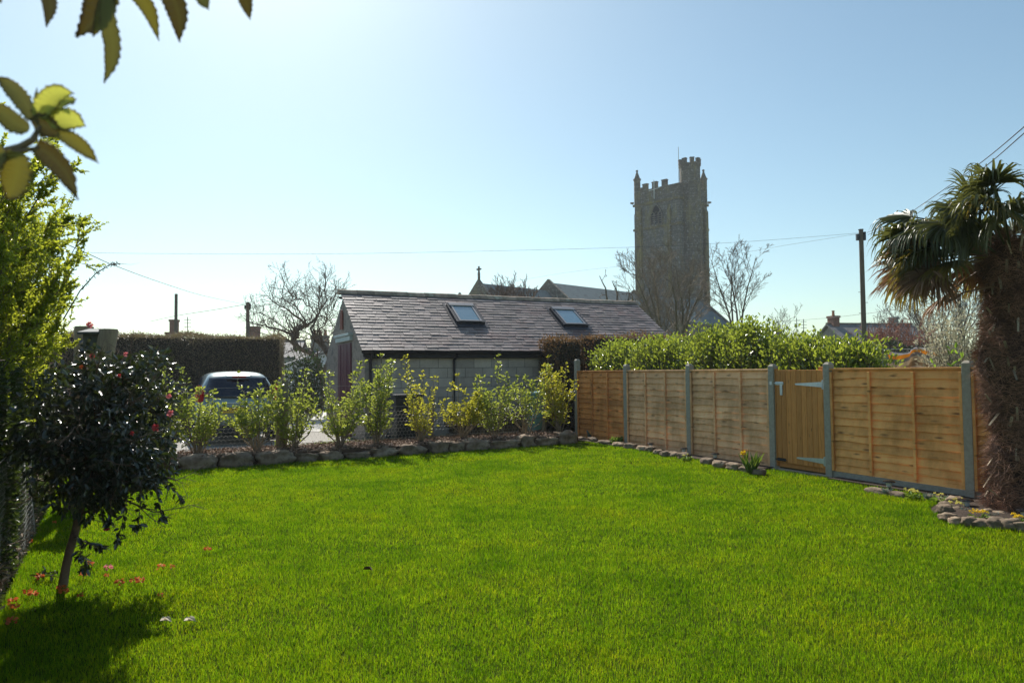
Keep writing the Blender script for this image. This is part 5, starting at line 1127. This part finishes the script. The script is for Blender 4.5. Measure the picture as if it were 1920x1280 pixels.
# ================================================================= left boundary: netting, dark hedge, tall overhanging shrub
bf = thing('boundary_wire_fence', 'wire netting fence along the left edge of the lawn', 'wire fence', BL, 0)
hexmesh(BL - BLD * 3.5 - BLN * .02, BLD, 10.5, 0, .95, .05, .0009, bf, 'wire_netting', M_wire, warp=.03)
m = MB(); m.tube([BL - BLD * 3.5 + BLD * k + Vector((0, 0, .95 + .02 * math.sin(k * 2))) for k in range(11)], .002, 5); m.build('straining_wires', M_wire, bf, world=True)
for s_ in (-2.2, .55, 3.1, 5.6):
    m = MB(); p = BL + BLD * s_ - BLN * .05; m.tube([p, p + Vector((0, 0, 1.05))], [.035, .03], 9); m.build('fence_stake', M_post, bf, world=True, smooth=True)
M_dkleaf = leafmat('dark_hedge_leaf', [(.02, .035, .012), (.035, .05, .016), (.10, .075, .05), (.05, .09, .02)], (.16, .24, .03), .25, .3, .5)  # mostly dark green leaf tones with some brown, random per leaf
c = BL - BLD * 3.5 - BLN * .07
box_hedge('boundary_hedge', 'dark tangled hedge behind the wire fence on the left', 'hedge', (c.x, c.y, 0), math.atan2(BLD.y, BLD.x) , 9.6, 1.0, 1.6, 70000, .045, M_dkleaf, M_core, seed=11, jag=.05, topfluff=.12)
# dry ivy litter at the foot
n = 2600; s_ = RNG.uniform(-3, 7, n); q = np.abs(RNG.normal(0, .07, n)); pc = np.array([[BL.x + BLD.x * a - BLN.x * b_, BL.y + BLD.y * a - BLN.y * b_, 0] for a, b_ in zip(s_, q)]); pc[:, 2] = np.abs(RNG.normal(0, .09, n)) * (q > -.1); d = RNG.normal(0, 1, (n, 3))
M_lit = pm('dry_litter', [(.20, .13, .085), (.34, .25, .17), (.12, .07, .05)], 20, .85, var=.4); V_, F_, rr = leaves(pc, d, RNG.uniform(.03, .07, n), .02, upb=.3); tag(np_obj('leaf_litter', V_, [F_], M_lit, rnd=rr), kind='stuff')
M_esc = leafmat('overhang_leaf', [(.09, .14, .015), (.14, .21, .02), (.22, .30, .03), (.30, .33, .05)], (.70, .74, .05), .55, .32, .6)
M_escb = pm('overhang_bark', [(.16, .12, .08), (.24, .19, .13)], 8, .9, .4, 40)
def overhang(c, stems, lb, seed, leaf=.031, mingreen=.0):
    random.seed(seed); e = thing('overhanging_shrub', lb, 'shrub', c, 0, 'tall shrubs over the left boundary'); segs, nodes = [], []
    for (dx, dy, H, bend) in stems:
        p = Vector((dx * .15, dy * .15, 0)); n = 9; pts = [p]
        for j in range(1, n + 1):
            t_ = j / n; q = Vector((dx * t_ ** 1.15 + bend * t_ ** 2.2, dy * t_, H * (t_ * 1.1 - .1 * t_ * t_))) + rv(.015); segs.append((p, q, .016 * (1 - .8 * (j - 1) / n), .016 * (1 - .8 * j / n)))
            if t_ > .22:
                for k in range(7):
                    pp = p.lerp(q, random.random()); dd = ((q - p).normalized() * .8 + rv(.45) + Vector((0, 0, .25))).normalized(); grow(segs, nodes, pp, dd, random.uniform(.16, .45) * (1.15 - .5 * t_), .004, 1, 2, (3,), .5, .55, .10, .06, 5, .7, .35, .15, .0016)
            p = q
        nodes += [(p, Vector((0, 0, 1)), 2)] * 4
    Pn, Dn = [], []
    for q, d, l in nodes:
        for _ in range(5): Pn.append(q + d * random.uniform(-.04, .0)); Dn.append((d * .6 + rv(.55)).normalized())
    V_, F_, rr = leaves(np.array(Pn), np.array(Dn), RNG.uniform(.6, 1.2, len(Pn)) * leaf, leaf * .55, upb=.4, fold=.2); np_obj('foliage', V_, [F_], M_esc, e, False, rnd=rr); segs_obj('stems', segs, M_escb, e, 4, world=False); return len(Pn)
def rstems(n, seed, H, dx, dy, bend):
    rs = random.Random(seed); return [(rs.uniform(*dx), rs.uniform(*dy), H * rs.uniform(.62, 1.0), rs.uniform(*bend)) for _ in range(n)]
c = BL - BLN * .75 + BLD * .2; overhang((c.x, c.y, 0), rstems(80, 1, 3.25, (-.6, .70), (-.8, .7), (.0, .50)), 'tall bright leaved shrub arching over the lawn, nearest the camera', 61)
c = BL - BLN * .55 + BLD * 1.6; overhang((c.x, c.y, 0), rstems(60, 2, 3.1, (-.5, .5), (-.7, .7), (0, .48)), 'tall bright leaved shrub behind the nearest one on the left', 62)
c = BL - BLN * .6 + BLD * 3.2; overhang((c.x, c.y, 0), rstems(40, 3, 2.3, (-.5, .35), (-.7, .7), (0, .3)), 'shorter leafy shrub behind the camellia at the left boundary', 63)
# bramble spray reaching out
br = thing('bramble_spray', 'thin arching spray reaching right from the left shrub against the sky', 'branch', P(118, 600, 6.2)); W_ = [P(118, 600, 6.2), P(150, 545, 6.2), P(180, 512, 6.15), (P(205, 497, 6.1)), P(222, 494, 6.1), P(245, 496, 6.1), P(262, 493, 6.05)]
m = MB(); m.tube(W_, [.006, .005, .004, .003, .002, .0010, .0006], 5); m.build('stem', M_escb, br, world=True); Pn, Dn = [], []
for a, c_ in zip(W_[1:4], W_[2:5]):
    for _ in range(22): Pn.append(a.lerp(c_, random.random())); Dn.append(rv() + Vector((.6, 0, .3)))
V_, F_, rr = leaves(np.array(Pn), np.array(Dn), .028, .008, upb=.3); np_obj('leaves', V_, [F_], M_escb, br, True, rnd=rr)
# posts and box
M_cut = pm('pale_post', [(.30, .215, .14), (.40, .30, .20), (.20, .14, .10)], 3, .9, .5, 20, .006, stretch=(5, 5, .6))
for px, py, d, r_, lx, lb in ((158, 612, 8.6, .105, 0, 'upright weathered post behind the camellia, left of two'), (204, 617, 8.2, .10, .16, 'leaning sawn-off post behind the camellia, right of two')):
    t_ = P(px, py, d); m = MB(); m.tube([(-lx * t_.z, 0, 0), (0, 0, t_.z - .012), (0, 0, t_.z)], [r_, r_, r_ * .93], 14); o = m.build('weathered_post', M_cut, smooth=True); o.location = (t_.x, t_.y, 0); tag(o, lb, 'post', 'old posts behind the camellia')
bx = P(176, 640, 8.25); e = thing('nest_box', 'grey nest box with a flat lid fixed to the old post', 'nest box', bx); M_gbox = pm('grey_box', [(.10, .105, .11), (.15, .155, .16)], 6, .7)
m = MB(); m.box((0, 0, -.02), (.17, .15, .24)); m.build('box_body', M_gbox, e, bevel=.006); m = MB(); m.box((.01, -.02, .115), (.25, .24, .028), M=Matrix.Rotation(R(12), 3, 'X')); m.build('box_lid', M_gbox, e, bevel=.004)
m = MB(); m.tube([(0, -.076, .03), (0, -.079, .03)], .018, 12); m.build('entrance_hole', M_black, e)

# ================================================================= palm
pb = thing('fan_palm', 'shaggy fan palm with a thick fibrous brown trunk at the right', 'palm tree', PALM)
M_fib = pm('palm_fibre_core', [(.04, .018, .012), (.075, .035, .024), (.02, .010, .008)], 9, .95, .9, 40, .03, stretch=(1, 1, .4))
ct = P(1893, 455, PALM.y) - PALM; TH = ct.z
def tr_r(z): t_ = z / TH; return .262 * (1 - .0 * t_) * (1 + .10 * math.sin(z * 5.3) + .05 * math.sin(z * 13)) * (1.05 if t_ < .1 else 1) * (1.10 - .02 * t_) 
def tr_c(z): return Vector((ct.x * z / TH + .02 * math.sin(z * 3), 0, z))
m = MB(); n = 30; zz = [TH * i / n for i in range(n + 1)]; m.tube([tr_c(z) for z in zz], [tr_r(z) * .93 for z in zz], 22); m.build('trunk', M_fib, pb, smooth=True)
NF = 26000; z = RNG.random(NF) * TH * 1.04; a = RNG.random(NF) * 2 * np.pi; rad = np.array([tr_r(q) for q in z]) * (.90 + .08 * RNG.random(NF)); cx_ = np.array([tr_c(q).x for q in z])
c0 = np.stack([cx_ + np.cos(a) * rad, np.sin(a) * rad, z], 1); tang = np.stack([-np.sin(a), np.cos(a), np.zeros(NF)], 1); out = np.stack([np.cos(a), np.sin(a), np.zeros(NF)], 1)
ph = np.sin(z * 9 + a * 2.0) * .8; d1 = nrm(tang * (RNG.normal(0, .8, NF) + ph)[:, None] + out * np.abs(RNG.normal(.25, .3, NF))[:, None] + np.array([0, 0, 1.0]) * RNG.normal(.1, .45, NF)[:, None])
L = RNG.uniform(.04, .16, NF)[:, None]; c1 = c0 + d1 * L * .5; c2_ = c0 + d1 * L + out * L * .12 - np.array([0, 0, 1.0]) * L * .18
w_ = (RNG.uniform(.0012, .0030, NF))[:, None]; s_ = nrm(np.cross(d1, out))
V_ = np.stack([c0 - s_ * w_, c0 + s_ * w_, c1 + s_ * w_ * .8, c1 - s_ * w_ * .8, c2_], 1).reshape(-1, 3); b_ = (np.arange(NF) * 5)[:, None]
M_hair = pm('palm_fibre', [(.16, .070, .042), (.28, .14, .085), (.075, .032, .020)], 3, .75, var=.5)
np_obj('trunk_fibre', V_, [b_ + np.array([[0, 1, 2, 3]]), b_ + np.array([[3, 2, 4]])], M_hair, pb, False, rnd=np.repeat(RNG.random(NF), 5))
M_stub = pm('petiole_stub', [(.30, .22, .15), (.42, .33, .23), (.20, .13, .085)], 6, .8, var=.3)
random.seed(77)
for i in range(90):
    zc = random.uniform(.2, TH); w0 = random.uniform(math.pi * .75, math.pi * 2.05); o_ = Vector((math.cos(w0), math.sin(w0), 0)); p0 = tr_c(zc) + o_ * tr_r(zc) * .92; d = (o_ * .40 + Vector((0, 0, random.choice((-1, 1, 1)) * random.uniform(.5, 1))) + rv(.15)).normalized(); l = random.uniform(.05, .17); s2 = d.cross(o_).normalized() * random.uniform(.007, .015)
    q = p0 + d * l; m = MB(); m.prism([p0 - s2, p0 + s2, q + s2 * .7, q - s2 * .8], o_ * .006); m.build('leaf_base', M_stub, pb)
M_frond = leafmat('frond_green', [(.045, .055, .018), (.07, .085, .025), (.11, .12, .035)], (.26, .26, .05), .25, .38, .6)
M_frondy = leafmat('frond_yellowing', [(.06, .08, .02), (.14, .13, .03), (.26, .17, .03)], (.45, .32, .05), .3, .35, .7)
M_frondd = leafmat('frond_dead', [(.16, .085, .045), (.26, .15, .085), (.36, .24, .15)], (.32, .17, .08), .25, .5, .4)
def frond(az, el, Lp, Rf, droop, mat, seed, nb=44, span=2.3, wid=.029):
    rs = random.Random(seed); st = tr_c(TH * rs.uniform(.93, 1.03)) + Vector((math.cos(az), math.sin(az), 0)) * .14; o_ = Vector((math.cos(az), math.sin(az), 0)); d = (o_ * math.cos(el) + Vector((0, 0, math.sin(el)))).normalized()
    pts = [st]; dd = d.copy(); 
    for i in range(5): dd = (dd - Vector((0, 0, .05 * droop))).normalized(); pts.append(pts[-1] + dd * Lp / 5)
    m = MB(); m.tube(pts, [.016, .012, .010, .009, .008, .007], 6); hub = pts[-1]; ax = dd
    ax = (ax - Vector((0, 0, .25)) + rv(.12)).normalized(); sd = ax.cross(Vector((0, 0, 1))).normalized(); nn = sd.cross(ax); roll = rs.gauss(0, .6); sd, nn = sd * math.cos(roll) + nn * math.sin(roll), nn * math.cos(roll) - sd * math.sin(roll)
    for k in range(nb):
        t_ = (k / (nb - 1) * 2 - 1) * span; ln = Rf * (1 - .22 * (abs(t_) / span) ** 2) * rs.uniform(.88, 1.06); bd = (ax * math.cos(t_ * .78) + sd * math.sin(t_ * .78)).normalized() + nn * .10 * math.cos(t_ * 2); bd.normalize()
        ws = bd.cross(nn).normalized(); n = 7; p = hub.copy(); cur = bd.copy(); vs = []; kink = rs.uniform(.35, .72); tw = rs.gauss(0, .9)
        for i in range(n + 1):
            f = i / n; w = wid * (math.sin(min(1, f / .35) * math.pi / 2) * .8 + .2) * (1 - max(0, f - .4) / .6) ** .8 * .5 + .0006
            fold = nn * (w * .5); vs += [p - ws * w + fold * .8, p - fold * .2, p + ws * w + fold * .8]
            g = droop * (.02 + (.80 if f > kink else .05)) ; cur = (cur + Vector((rs.gauss(0, .03), rs.gauss(0, .03), -g * rs.uniform(.6, 1.3)))).normalized(); p = p + cur * ln / n
            ws = (cur.cross(nn)).normalized() if cur.cross(nn).length > .1 else ws; ws = (ws + nn * tw * f * .6).normalized()
        fs = []
        for i in range(n): a_ = 3 * i; fs += [(a_, a_ + 1, a_ + 4, a_ + 3), (a_ + 1, a_ + 2, a_ + 5, a_ + 4)]
        m.add(vs, fs, rs.random())
    return m.build('frond', mat, pb)
random.seed(9)
FR = []
U_ = random.uniform
for i in range(9): FR.append((i * 2.399, U_(.7, 1.25), U_(.30, .45), U_(.38, .48), U_(.5, 1.0), M_frond))
for i in range(20): FR.append((i * 2.399 + .7, U_(.1, .8), U_(.55, .85), U_(.38, .50), U_(.7, 1.3), random.choice((M_frond, M_frond, M_frondy))))
for i in range(14): FR.append((i * 2.399 + 1.5, U_(-.35, .1), U_(.55, .85), U_(.38, .48), U_(.6, 1.1), random.choice((M_frondd, M_frondd, M_frondy))))
for i in range(9): FR.append((math.pi * U_(.85, 1.2), U_(-.26, .02), U_(.6, .92), U_(.42, .54), U_(.25, .6), random.choice((M_frondd, M_frondd, M_frondy))))
for i in range(10): FR.append((math.pi * U_(.8, 1.3), U_(.12, .6), U_(.55, .90), U_(.40, .50), U_(.7, 1.2), random.choice((M_frond, M_frond, M_frondy))))
for i in range(7): FR.append((math.pi * U_(.95, 1.3), U_(.45, .9), U_(.5, .72), U_(.38, .48), U_(.6, 1.1), M_frond))
for i in range(4): FR.append((math.pi * U_(1.0, 1.7), U_(.7, 1.1), U_(.40, .55), U_(.40, .5), U_(.3, .8), M_frond))
for i, (az, el, lp, rf_, dr, mt_) in enumerate(FR):
  if not (el < .35 and math.sin(az) < -.35): frond(az, el, lp, rf_, dr, mt_, 300 + i)
# old flower stalk on the left side
m = MB(); a = tr_c(TH * .80) + Vector((-.25, -.1, .1)); pts = [a, P(1806, 548, PALM.y - .1) - PALM, P(1790, 560, PALM.y - .12) - PALM, P(1773, 566, PALM.y - .15) - PALM]; m.tube(pts, [.012, .010, .008, .012], 6)
for k in range(14): q = pts[1].lerp(pts[3], random.random()); m.tube([q, q + rv(.05) + Vector((-.03, 0, -.03)), q + rv(.06) + Vector((-.05, 0, -.12))], [.003, .002, .001], 4)
m.build('flower_stalk', M_frondd, pb)

# ================================================================= small plants and solar lights
M_prim = leafmat('primrose_leaf', [(.10, .18, .03), (.16, .26, .05)], (.4, .55, .06), .3, .5, .4); M_primf = leafmat('primrose_flower', [(.78, .70, .18), (.85, .80, .30)], (.9, .8, .2), .3, .6, .3); M_yelf = leafmat('yellow_flower', [(.85, .60, .02), (.90, .70, .05)], (.9, .6, .03), .3, .6, .3)
M_glau = leafmat('grey_leaf', [(.16, .22, .20), (.24, .30, .27)], (.3, .38, .3), .2, .5, .4)
def clump(name, cat, px, py, r_, lb, leafm, nl, ll, lw, flm=None, nf=0, tilt=.6, group=None, h=.03):
    g = G(px, py, .03); e = thing(name, lb, cat, (g.x, g.y, .02), 0, group)
    a = RNG.random(nl) * 6.28; q = np.sqrt(RNG.random(nl)) * r_ * .5; Pn = np.stack([np.cos(a) * q, np.sin(a) * q, RNG.random(nl) * h], 1); Dn = np.stack([np.cos(a), np.sin(a), np.full(nl, tilt) + RNG.normal(0, .35, nl)], 1)
    V_, F_, rr = leaves(Pn, Dn, RNG.uniform(.7, 1.2, nl) * ll, lw, upb=.5); np_obj('leaves', V_, [F_], leafm, e, False, rnd=rr)
    for i in range(nf):
        w_ = random.random() * 6.28; q = math.sqrt(random.random()) * r_ * .8; bloom('flower', (math.cos(w_) * q, math.sin(w_) * q, h + ll * .7 + random.random() * .03), .016, flm, e, up=Vector((random.gauss(0, .4), -.4, 1)), n=8)
    return e
for px, py, nf, fm, lb in ((1712, 932, 14, M_primf, 'cream primrose clump by the fence right of the solar light'), (1762, 939, 5, M_primf, 'sparse green primrose between two grey-leaved plants by the fence'), (1792, 956, 9, M_primf, 'pale yellow primrose at the left end of the palm border'), (1800, 950, 6, M_primf, 'upper primrose in the palm border below the solar light'), (1835, 973, 13, M_yelf, 'bright yellow primrose clump in the middle of the palm border'), (1905, 983, 13, M_yelf, 'bright yellow primrose clump in the palm border at the right edge')):
    clump('primrose', 'flower', px, py, .10, lb, M_prim, 46, .06, .028, fm, nf, .5, 'primroses in the border')
for px, py, lb in ((1742, 934, 'grey-leaved plant right of the cream primrose by the fence'), (1782, 940, 'grey-leaved plant by the fence just left of the palm border'), (1864, 972, 'grey-leaved plant in the palm border between two yellow primroses'), (1814, 962, 'grey-leaved plant in the palm border behind the yellow primroses'), (1664, 924, 'grey-green tuft at the foot of the solar light right of the gate'), (1247, 853, 'grey-green tuft at the fence foot between two solar lights')):
    clump('lavender_plant', 'plant', px, py, .07, lb, M_glau, 90, .06, .007, tilt=1.3, group='grey-leaved border plants')
clump('green_mound', 'plant', 1156, 832, .2, 'dark green mound at the foot of the orange fence panel', M_prim, 200, .07, .03, tilt=.9, h=.12)
clump('leafy_tuft', 'plant', 1287, 862, .09, 'small light green tuft at the fence foot below the middle solar light', M_prim, 50, .06, .03, M_primf, 3)
clump('leafy_tuft', 'plant', 1382, 878, .09, 'low leafy tuft left of the daffodil', M_prim, 60, .06, .03)
clump('dark_sprig', 'plant', 1108, 822, .1, 'dark small plant in the far corner by the fence', M_glau, 60, .12, .02, tilt=1.6, h=.1)
g = G(1408, 884, .03); e = thing('daffodil', 'single yellow daffodil with strappy leaves by the gate post', 'daffodil', (g.x, g.y, .02)); n = 46
a = RNG.random(n) * 6.28; Pn = np.stack([np.cos(a) * .05, np.sin(a) * .04, np.zeros(n)], 1); Dn = np.stack([np.cos(a) * .30, np.sin(a) * .25, np.full(n, 1.0)], 1); V_, F_, rr = leaves(Pn, Dn, RNG.uniform(.16, .34, n), .012, upb=.1, droop=.25, fold=.1); np_obj('leaves', V_, [F_], M_prim, e, False, rnd=rr)
fp = P(1394, 849, g.y - .1) - Vector((g.x, g.y, .02)); m = MB(); m.tube([(0, 0, 0), (fp.x * .5, 0, fp.z * .6), fp], .004, 6); m.build('flower_stem', M_prim, e); bloom('flower_head', fp, .05, M_yelf, e, up=Vector((-.3, -1, .1)), n=8)
m = MB(); d_ = Vector((-.3, -1, .1)).normalized(); m.tube([fp, fp + d_ * .02, fp + d_ * .04], [.010, .014, .020], 10, cap=False); m.build('trumpet', M_yelf, e)
M_blkp, nt, b = newmat('gloss_black'); b.inputs['Base Color'].default_value = (.012, .012, .014, 1); b.inputs['Roughness'].default_value = .22
M_lens, nt, b = newmat('clear_lens'); b.inputs['Base Color'].default_value = (.45, .48, .48, 1); b.inputs['Roughness'].default_value = .2
for px, py, yb, lb in ((1667, 902, 922, 'black solar light right of the gate'), (1812, 937, 957, 'black solar light at the foot of the palm'), (1921, 956, 980, 'black solar light at the right picture edge'), (1220, 831, 843, 'small black solar light at the pale panel, farthest from the gate'), (1282, 840, 853, 'small black solar light beside the middle fence post'), (1341, 850, 866, 'small black solar light nearest the daffodil')):
    g = G(px, yb, .03); t_ = P(px, py, g.y); h_ = t_.z; e = thing('solar_light', lb, 'garden light', (t_.x, g.y, 0), 0, 'solar lights along the border')
    m = MB(); m.lathe([(0, .008), (h_ - .07, .009), (h_ - .069, .02), (h_ - .062, .024)], 12); m.build('stake', M_blkp, e, smooth=True); m = MB(); m.lathe([(h_ - .061, .030), (h_ - .012, .034)], 16); m.build('lens', M_lens, e, smooth=True)
    m = MB(); m.lathe([(h_ - .011, .055), (h_ - .008, .068), (h_ + .002, .066), (h_ + .012, .045), (h_ + .015, .004)], 24); m.build('cap', M_blkp, e, smooth=True)

# ================================================================= spiny leaves close to the camera
M_spn = leafmat('spiny_leaf', [(.20, .20, .06), (.26, .24, .08)], (.60, .54, .20), .5, .5, .4)
M_spd = leafmat('spiny_leaf_dark', [(.15, .13, .06), (.19, .15, .07)], (.40, .32, .10), .45, .5, .4)
M_spb = leafmat('spiny_leaf_young', [(.46, .50, .14), (.55, .58, .18)], (.92, .90, .36), .65, .5, .4)
for M_ in (M_spn, M_spd, M_spb):           # brown scorched margins and veins
    nt = M_.node_tree; b = nt.nodes['Principled BSDF']; src = b.inputs['Base Color'].links[0].from_socket; a = attr(nt, 'edge'); nz = noisef(nt, coords(nt), 45, 4)
    f = ramp(nt, math_(nt, 'MULTIPLY_ADD', nz, .7, math_(nt, 'SUBTRACT', a, .35)), [(0, 0, 0), (.75, .75, .75)], .55, .85); c_ = mixc(nt, src, (.10, .06, .04), f)
    v = attr(nt, 'vein'); c_ = mixc(nt, c_, (.30, .33, .10), math_(nt, 'MULTIPLY', v, .5)); nt.links.new(c_, b.inputs['Base Color'])
    t = [n_ for n_ in nt.nodes if n_.type == 'BSDF_TRANSLUCENT'][0]; s0 = t.inputs[0].links[0].from_socket; nt.links.new(mixc(nt, s0, (.16, .10, .05), f), t.inputs[0])
def spiny(pts, W, parent, mat, seed, depth=.9, dz=(.0, .03), teeth=11, curl=.25, rnd=None):
    """leaf along a centre line given in picture pixels at about arm's length, with toothed margins"""
    rs = random.Random(seed); n = 44; W_ = [P(px, py, depth + dz[0] + (dz[1] - dz[0]) * i / (len(pts) - 1)) for i, (px, py) in enumerate(pts)]
    def at(t_):
        f = t_ * (len(W_) - 1); i = min(int(f), len(W_) - 2); u = f - i; a = W_[max(i - 1, 0)]; b_ = W_[i]; c_ = W_[i + 1]; d = W_[min(i + 2, len(W_) - 1)]
        return .5 * ((2 * b_) + (c_ - a) * u + (2 * a - 5 * b_ + 4 * c_ - d) * u * u + (3 * b_ - a - 3 * c_ + d) * u ** 3)
    wm = W / F * depth / 2; vs, fs, ed, vn = [], [], [], []; view = Vector((0, 1, 0)); K = 4
    for i in range(n + 1):
        t_ = i / n; c_ = at(t_); d = (at(min(1, t_ + .02)) - at(max(0, t_ - .02))).normalized(); s_ = d.cross(view).normalized(); nn = s_.cross(d)
        w = wm * (math.sin(math.pi * min(1, t_ * .9 + .12)) ** .6) * (1 if t_ < .75 else ((1 - t_) / .25) ** .55 * .96 + .04); ph = (t_ * teeth) % 1; tooth = 1 + (.24 if w > wm * .2 else 0) * (ph ** 2.2) - .05
        for j in range(-K, K + 1):
            u = j / K; k = w * u * (tooth if abs(j) == K else 1); wave = .10 * wm * math.sin(t_ * teeth * 6.28 + j) * abs(u) ** 2
            vs.append(c_ + s_ * k + nn * (-curl * wm * u * u + wave)); ed.append(abs(u) ** 2 * .8 + (t_ ** 6) * .7); vn.append(1.0 if j == 0 else (.45 if (t_ * 16 + abs(u) * -1.6) % 1 < .12 else 0))
    R_ = 2 * K + 1
    for i in range(n):
        for j in range(R_ - 1): q = i * R_ + j; fs.append((q, q + 1, q + R_ + 1, q + R_))
    M = wl(parent); me = bpy.data.meshes.new('leaf'); me.from_pydata([tuple(M @ v) for v in vs], [], fs); me.polygons.foreach_set('use_smooth', np.ones(len(fs), dtype=bool)); me.update()
    for nm, val in (('rnd', [rs.random() if rnd is None else rnd] * len(vs)), ('edge', ed), ('vein', vn)): at_ = me.attributes.new(nm, 'FLOAT', 'POINT'); at_.data.foreach_set('value', np.array(val, dtype=np.float32))
    o = link('leaf', me, mat, parent); so = o.modifiers.new('thickness', 'SOLIDIFY'); so.thickness = .0006; return o
M_stm = pm('spiny_stem', [(.14, .10, .07), (.20, .15, .10)], 30, .7)
ub = thing('spiny_branch', 'spiny leaved branch hanging into the top left corner', 'branch', P(200, -90, .9))
for i, (pts, W, mt_) in enumerate([([(78, -60), (92, -10), (96, 20), (88, 52)], 30, M_spd), ([(222, -110), (200, -30), (182, 30), (146, 72)], 66, M_spd), ([(206, -60), (204, 30), (213, 85), (210, 125), (196, 157)], 33, M_spn), ([(232, -70), (258, -15), (283, 25), (299, 77)], 31, M_spn), ([(288, -80), (318, -20), (336, 30), (338, 80)], 44, M_spd), ([(352, -60), (372, -22), (384, 4), (392, 20)], 27, M_spn), ([(438, -80), (452, -30), (462, 5), (470, 38)], 30, M_spd), ([(-20, -60), (-10, -30), (-4, -8), (3, 5)], 22, M_spd), ([(232, -80), (214, -20), (196, 34), (176, 70)], 40, M_spn)]):
    spiny(pts, W, ub, mt_, 500 + i, .9, (.0, random.uniform(-.03, .05)), 12)
m = MB(); m.tube([P(-120, -160, .95), P(60, -80, .92), P(220, -100, .92), P(350, -85, .9), P(460, -90, .88)], [.006, .005, .004, .0035, .002], 7)
m.build('stem', M_stm, ub, world=True)
lb_ = thing('spiny_branch', 'spiny leaved rosette with two bright young leaves at the left edge', 'branch', P(70, 245, .85))
for i, (pts, W, mt_, cu) in enumerate([([(66, 225), (45, 190), (22, 165), (-4, 145)], 34, M_spn, .3), ([(55, 244), (30, 232), (5, 212), (-30, 192)], 38, M_spn, .3), ([(74, 222), (88, 196), (108, 178), (140, 176)], 46, M_spb, .2), ([(84, 226), (104, 200), (122, 190), (142, 188)], 40, M_spb, .2), ([(92, 234), (112, 226), (136, 226), (162, 238)], 46, M_spb, .15), ([(108, 250), (135, 262), (160, 280), (186, 306)], 30, M_spn, .35), ([(68, 272), (95, 292), (125, 325), (148, 375)], 40, M_spd, .3), ([(36, 286), (34, 320), (26, 350), (16, 374)], 66, M_spn, .15), ([(72, 235), (70, 210), (69, 185), (70, 166)], 11, M_spn, .3), ([(64, 240), (80, 236), (98, 244), (114, 262)], 44, M_spd, .3), ([(10, 284), (-10, 300), (-30, 330), (-40, 360)], 50, M_spn, .2)]):
    spiny(pts, W, lb_, mt_, 520 + i, .85, (0, random.uniform(-.03, .04)), 10, cu)
m = MB(); m.tube([P(-140, 330, .9), P(-20, 292, .87), P(40, 275, .86), P(62, 262, .85), P(76, 236, .85)], [.006, .005, .0045, .004, .002], 8); m.tube([P(30, 285, .86), P(60, 280, .85), P(74, 276, .85)], [.003, .0025, .002], 6); m.build('stem', M_stm, lb_, world=True)

# ================================================================= light and sky
AZ, EL = R(-20.5), R(43)        # azimuth from +Y, negative to the left
sd_ = Vector((math.sin(AZ) * math.cos(EL), math.cos(AZ) * math.cos(EL), math.sin(EL)))
sl = bpy.data.lights.new('sun', 'SUN'); sl.energy = 4.8; sl.angle = R(.55); sl.color = (1, .95, .87); so = bpy.data.objects.new('sun', sl); COL.objects.link(so)
so.rotation_euler = sd_.to_track_quat('Z', 'Y').to_euler()
w = bpy.data.worlds.new('World'); sc.world = w; w.use_nodes = True; nt = w.node_tree; bg = nt.nodes['Background']
sky = nt.nodes.new('ShaderNodeTexSky'); sky.sky_type = 'NISHITA'; sky.sun_disc = False; sky.sun_elevation = EL; sky.sun_rotation = AZ; sky.altitude = 50; sky.air_density = 1.0; sky.dust_density = .7; sky.ozone_density = 2.0
nt.links.new(mixc(nt, sky.outputs[0], (.96, 1.06, .94), 1, 'MULTIPLY'), bg.inputs[0]); bg.inputs[1].default_value = .105
sc.view_settings.view_transform = 'Standard'; sc.view_settings.look = 'None'; sc.view_settings.exposure = .35; sc.view_settings.gamma = 1
sc.cycles.max_bounces = 8; sc.cycles.transparent_max_bounces = 8; sc.cycles.use_denoising = True

# ================================================================= air
hz = MB(); hz.box2((-160, -40, -1.2), (200, 240, 42)); M_hz = bpy.data.materials.new('haze'); M_hz.use_nodes = True; nt = M_hz.node_tree; nt.nodes.remove(nt.nodes['Principled BSDF'])
pv = nt.nodes.new('ShaderNodeVolumePrincipled'); pv.inputs['Color'].default_value = (.85, .92, 1, 1); pv.inputs['Density'].default_value = .0005; pv.inputs['Anisotropy'].default_value = .35
nt.links.new(pv.outputs[0], nt.nodes['Material Output'].inputs['Volume']); tag(hz.build('haze', M_hz), kind='stuff')
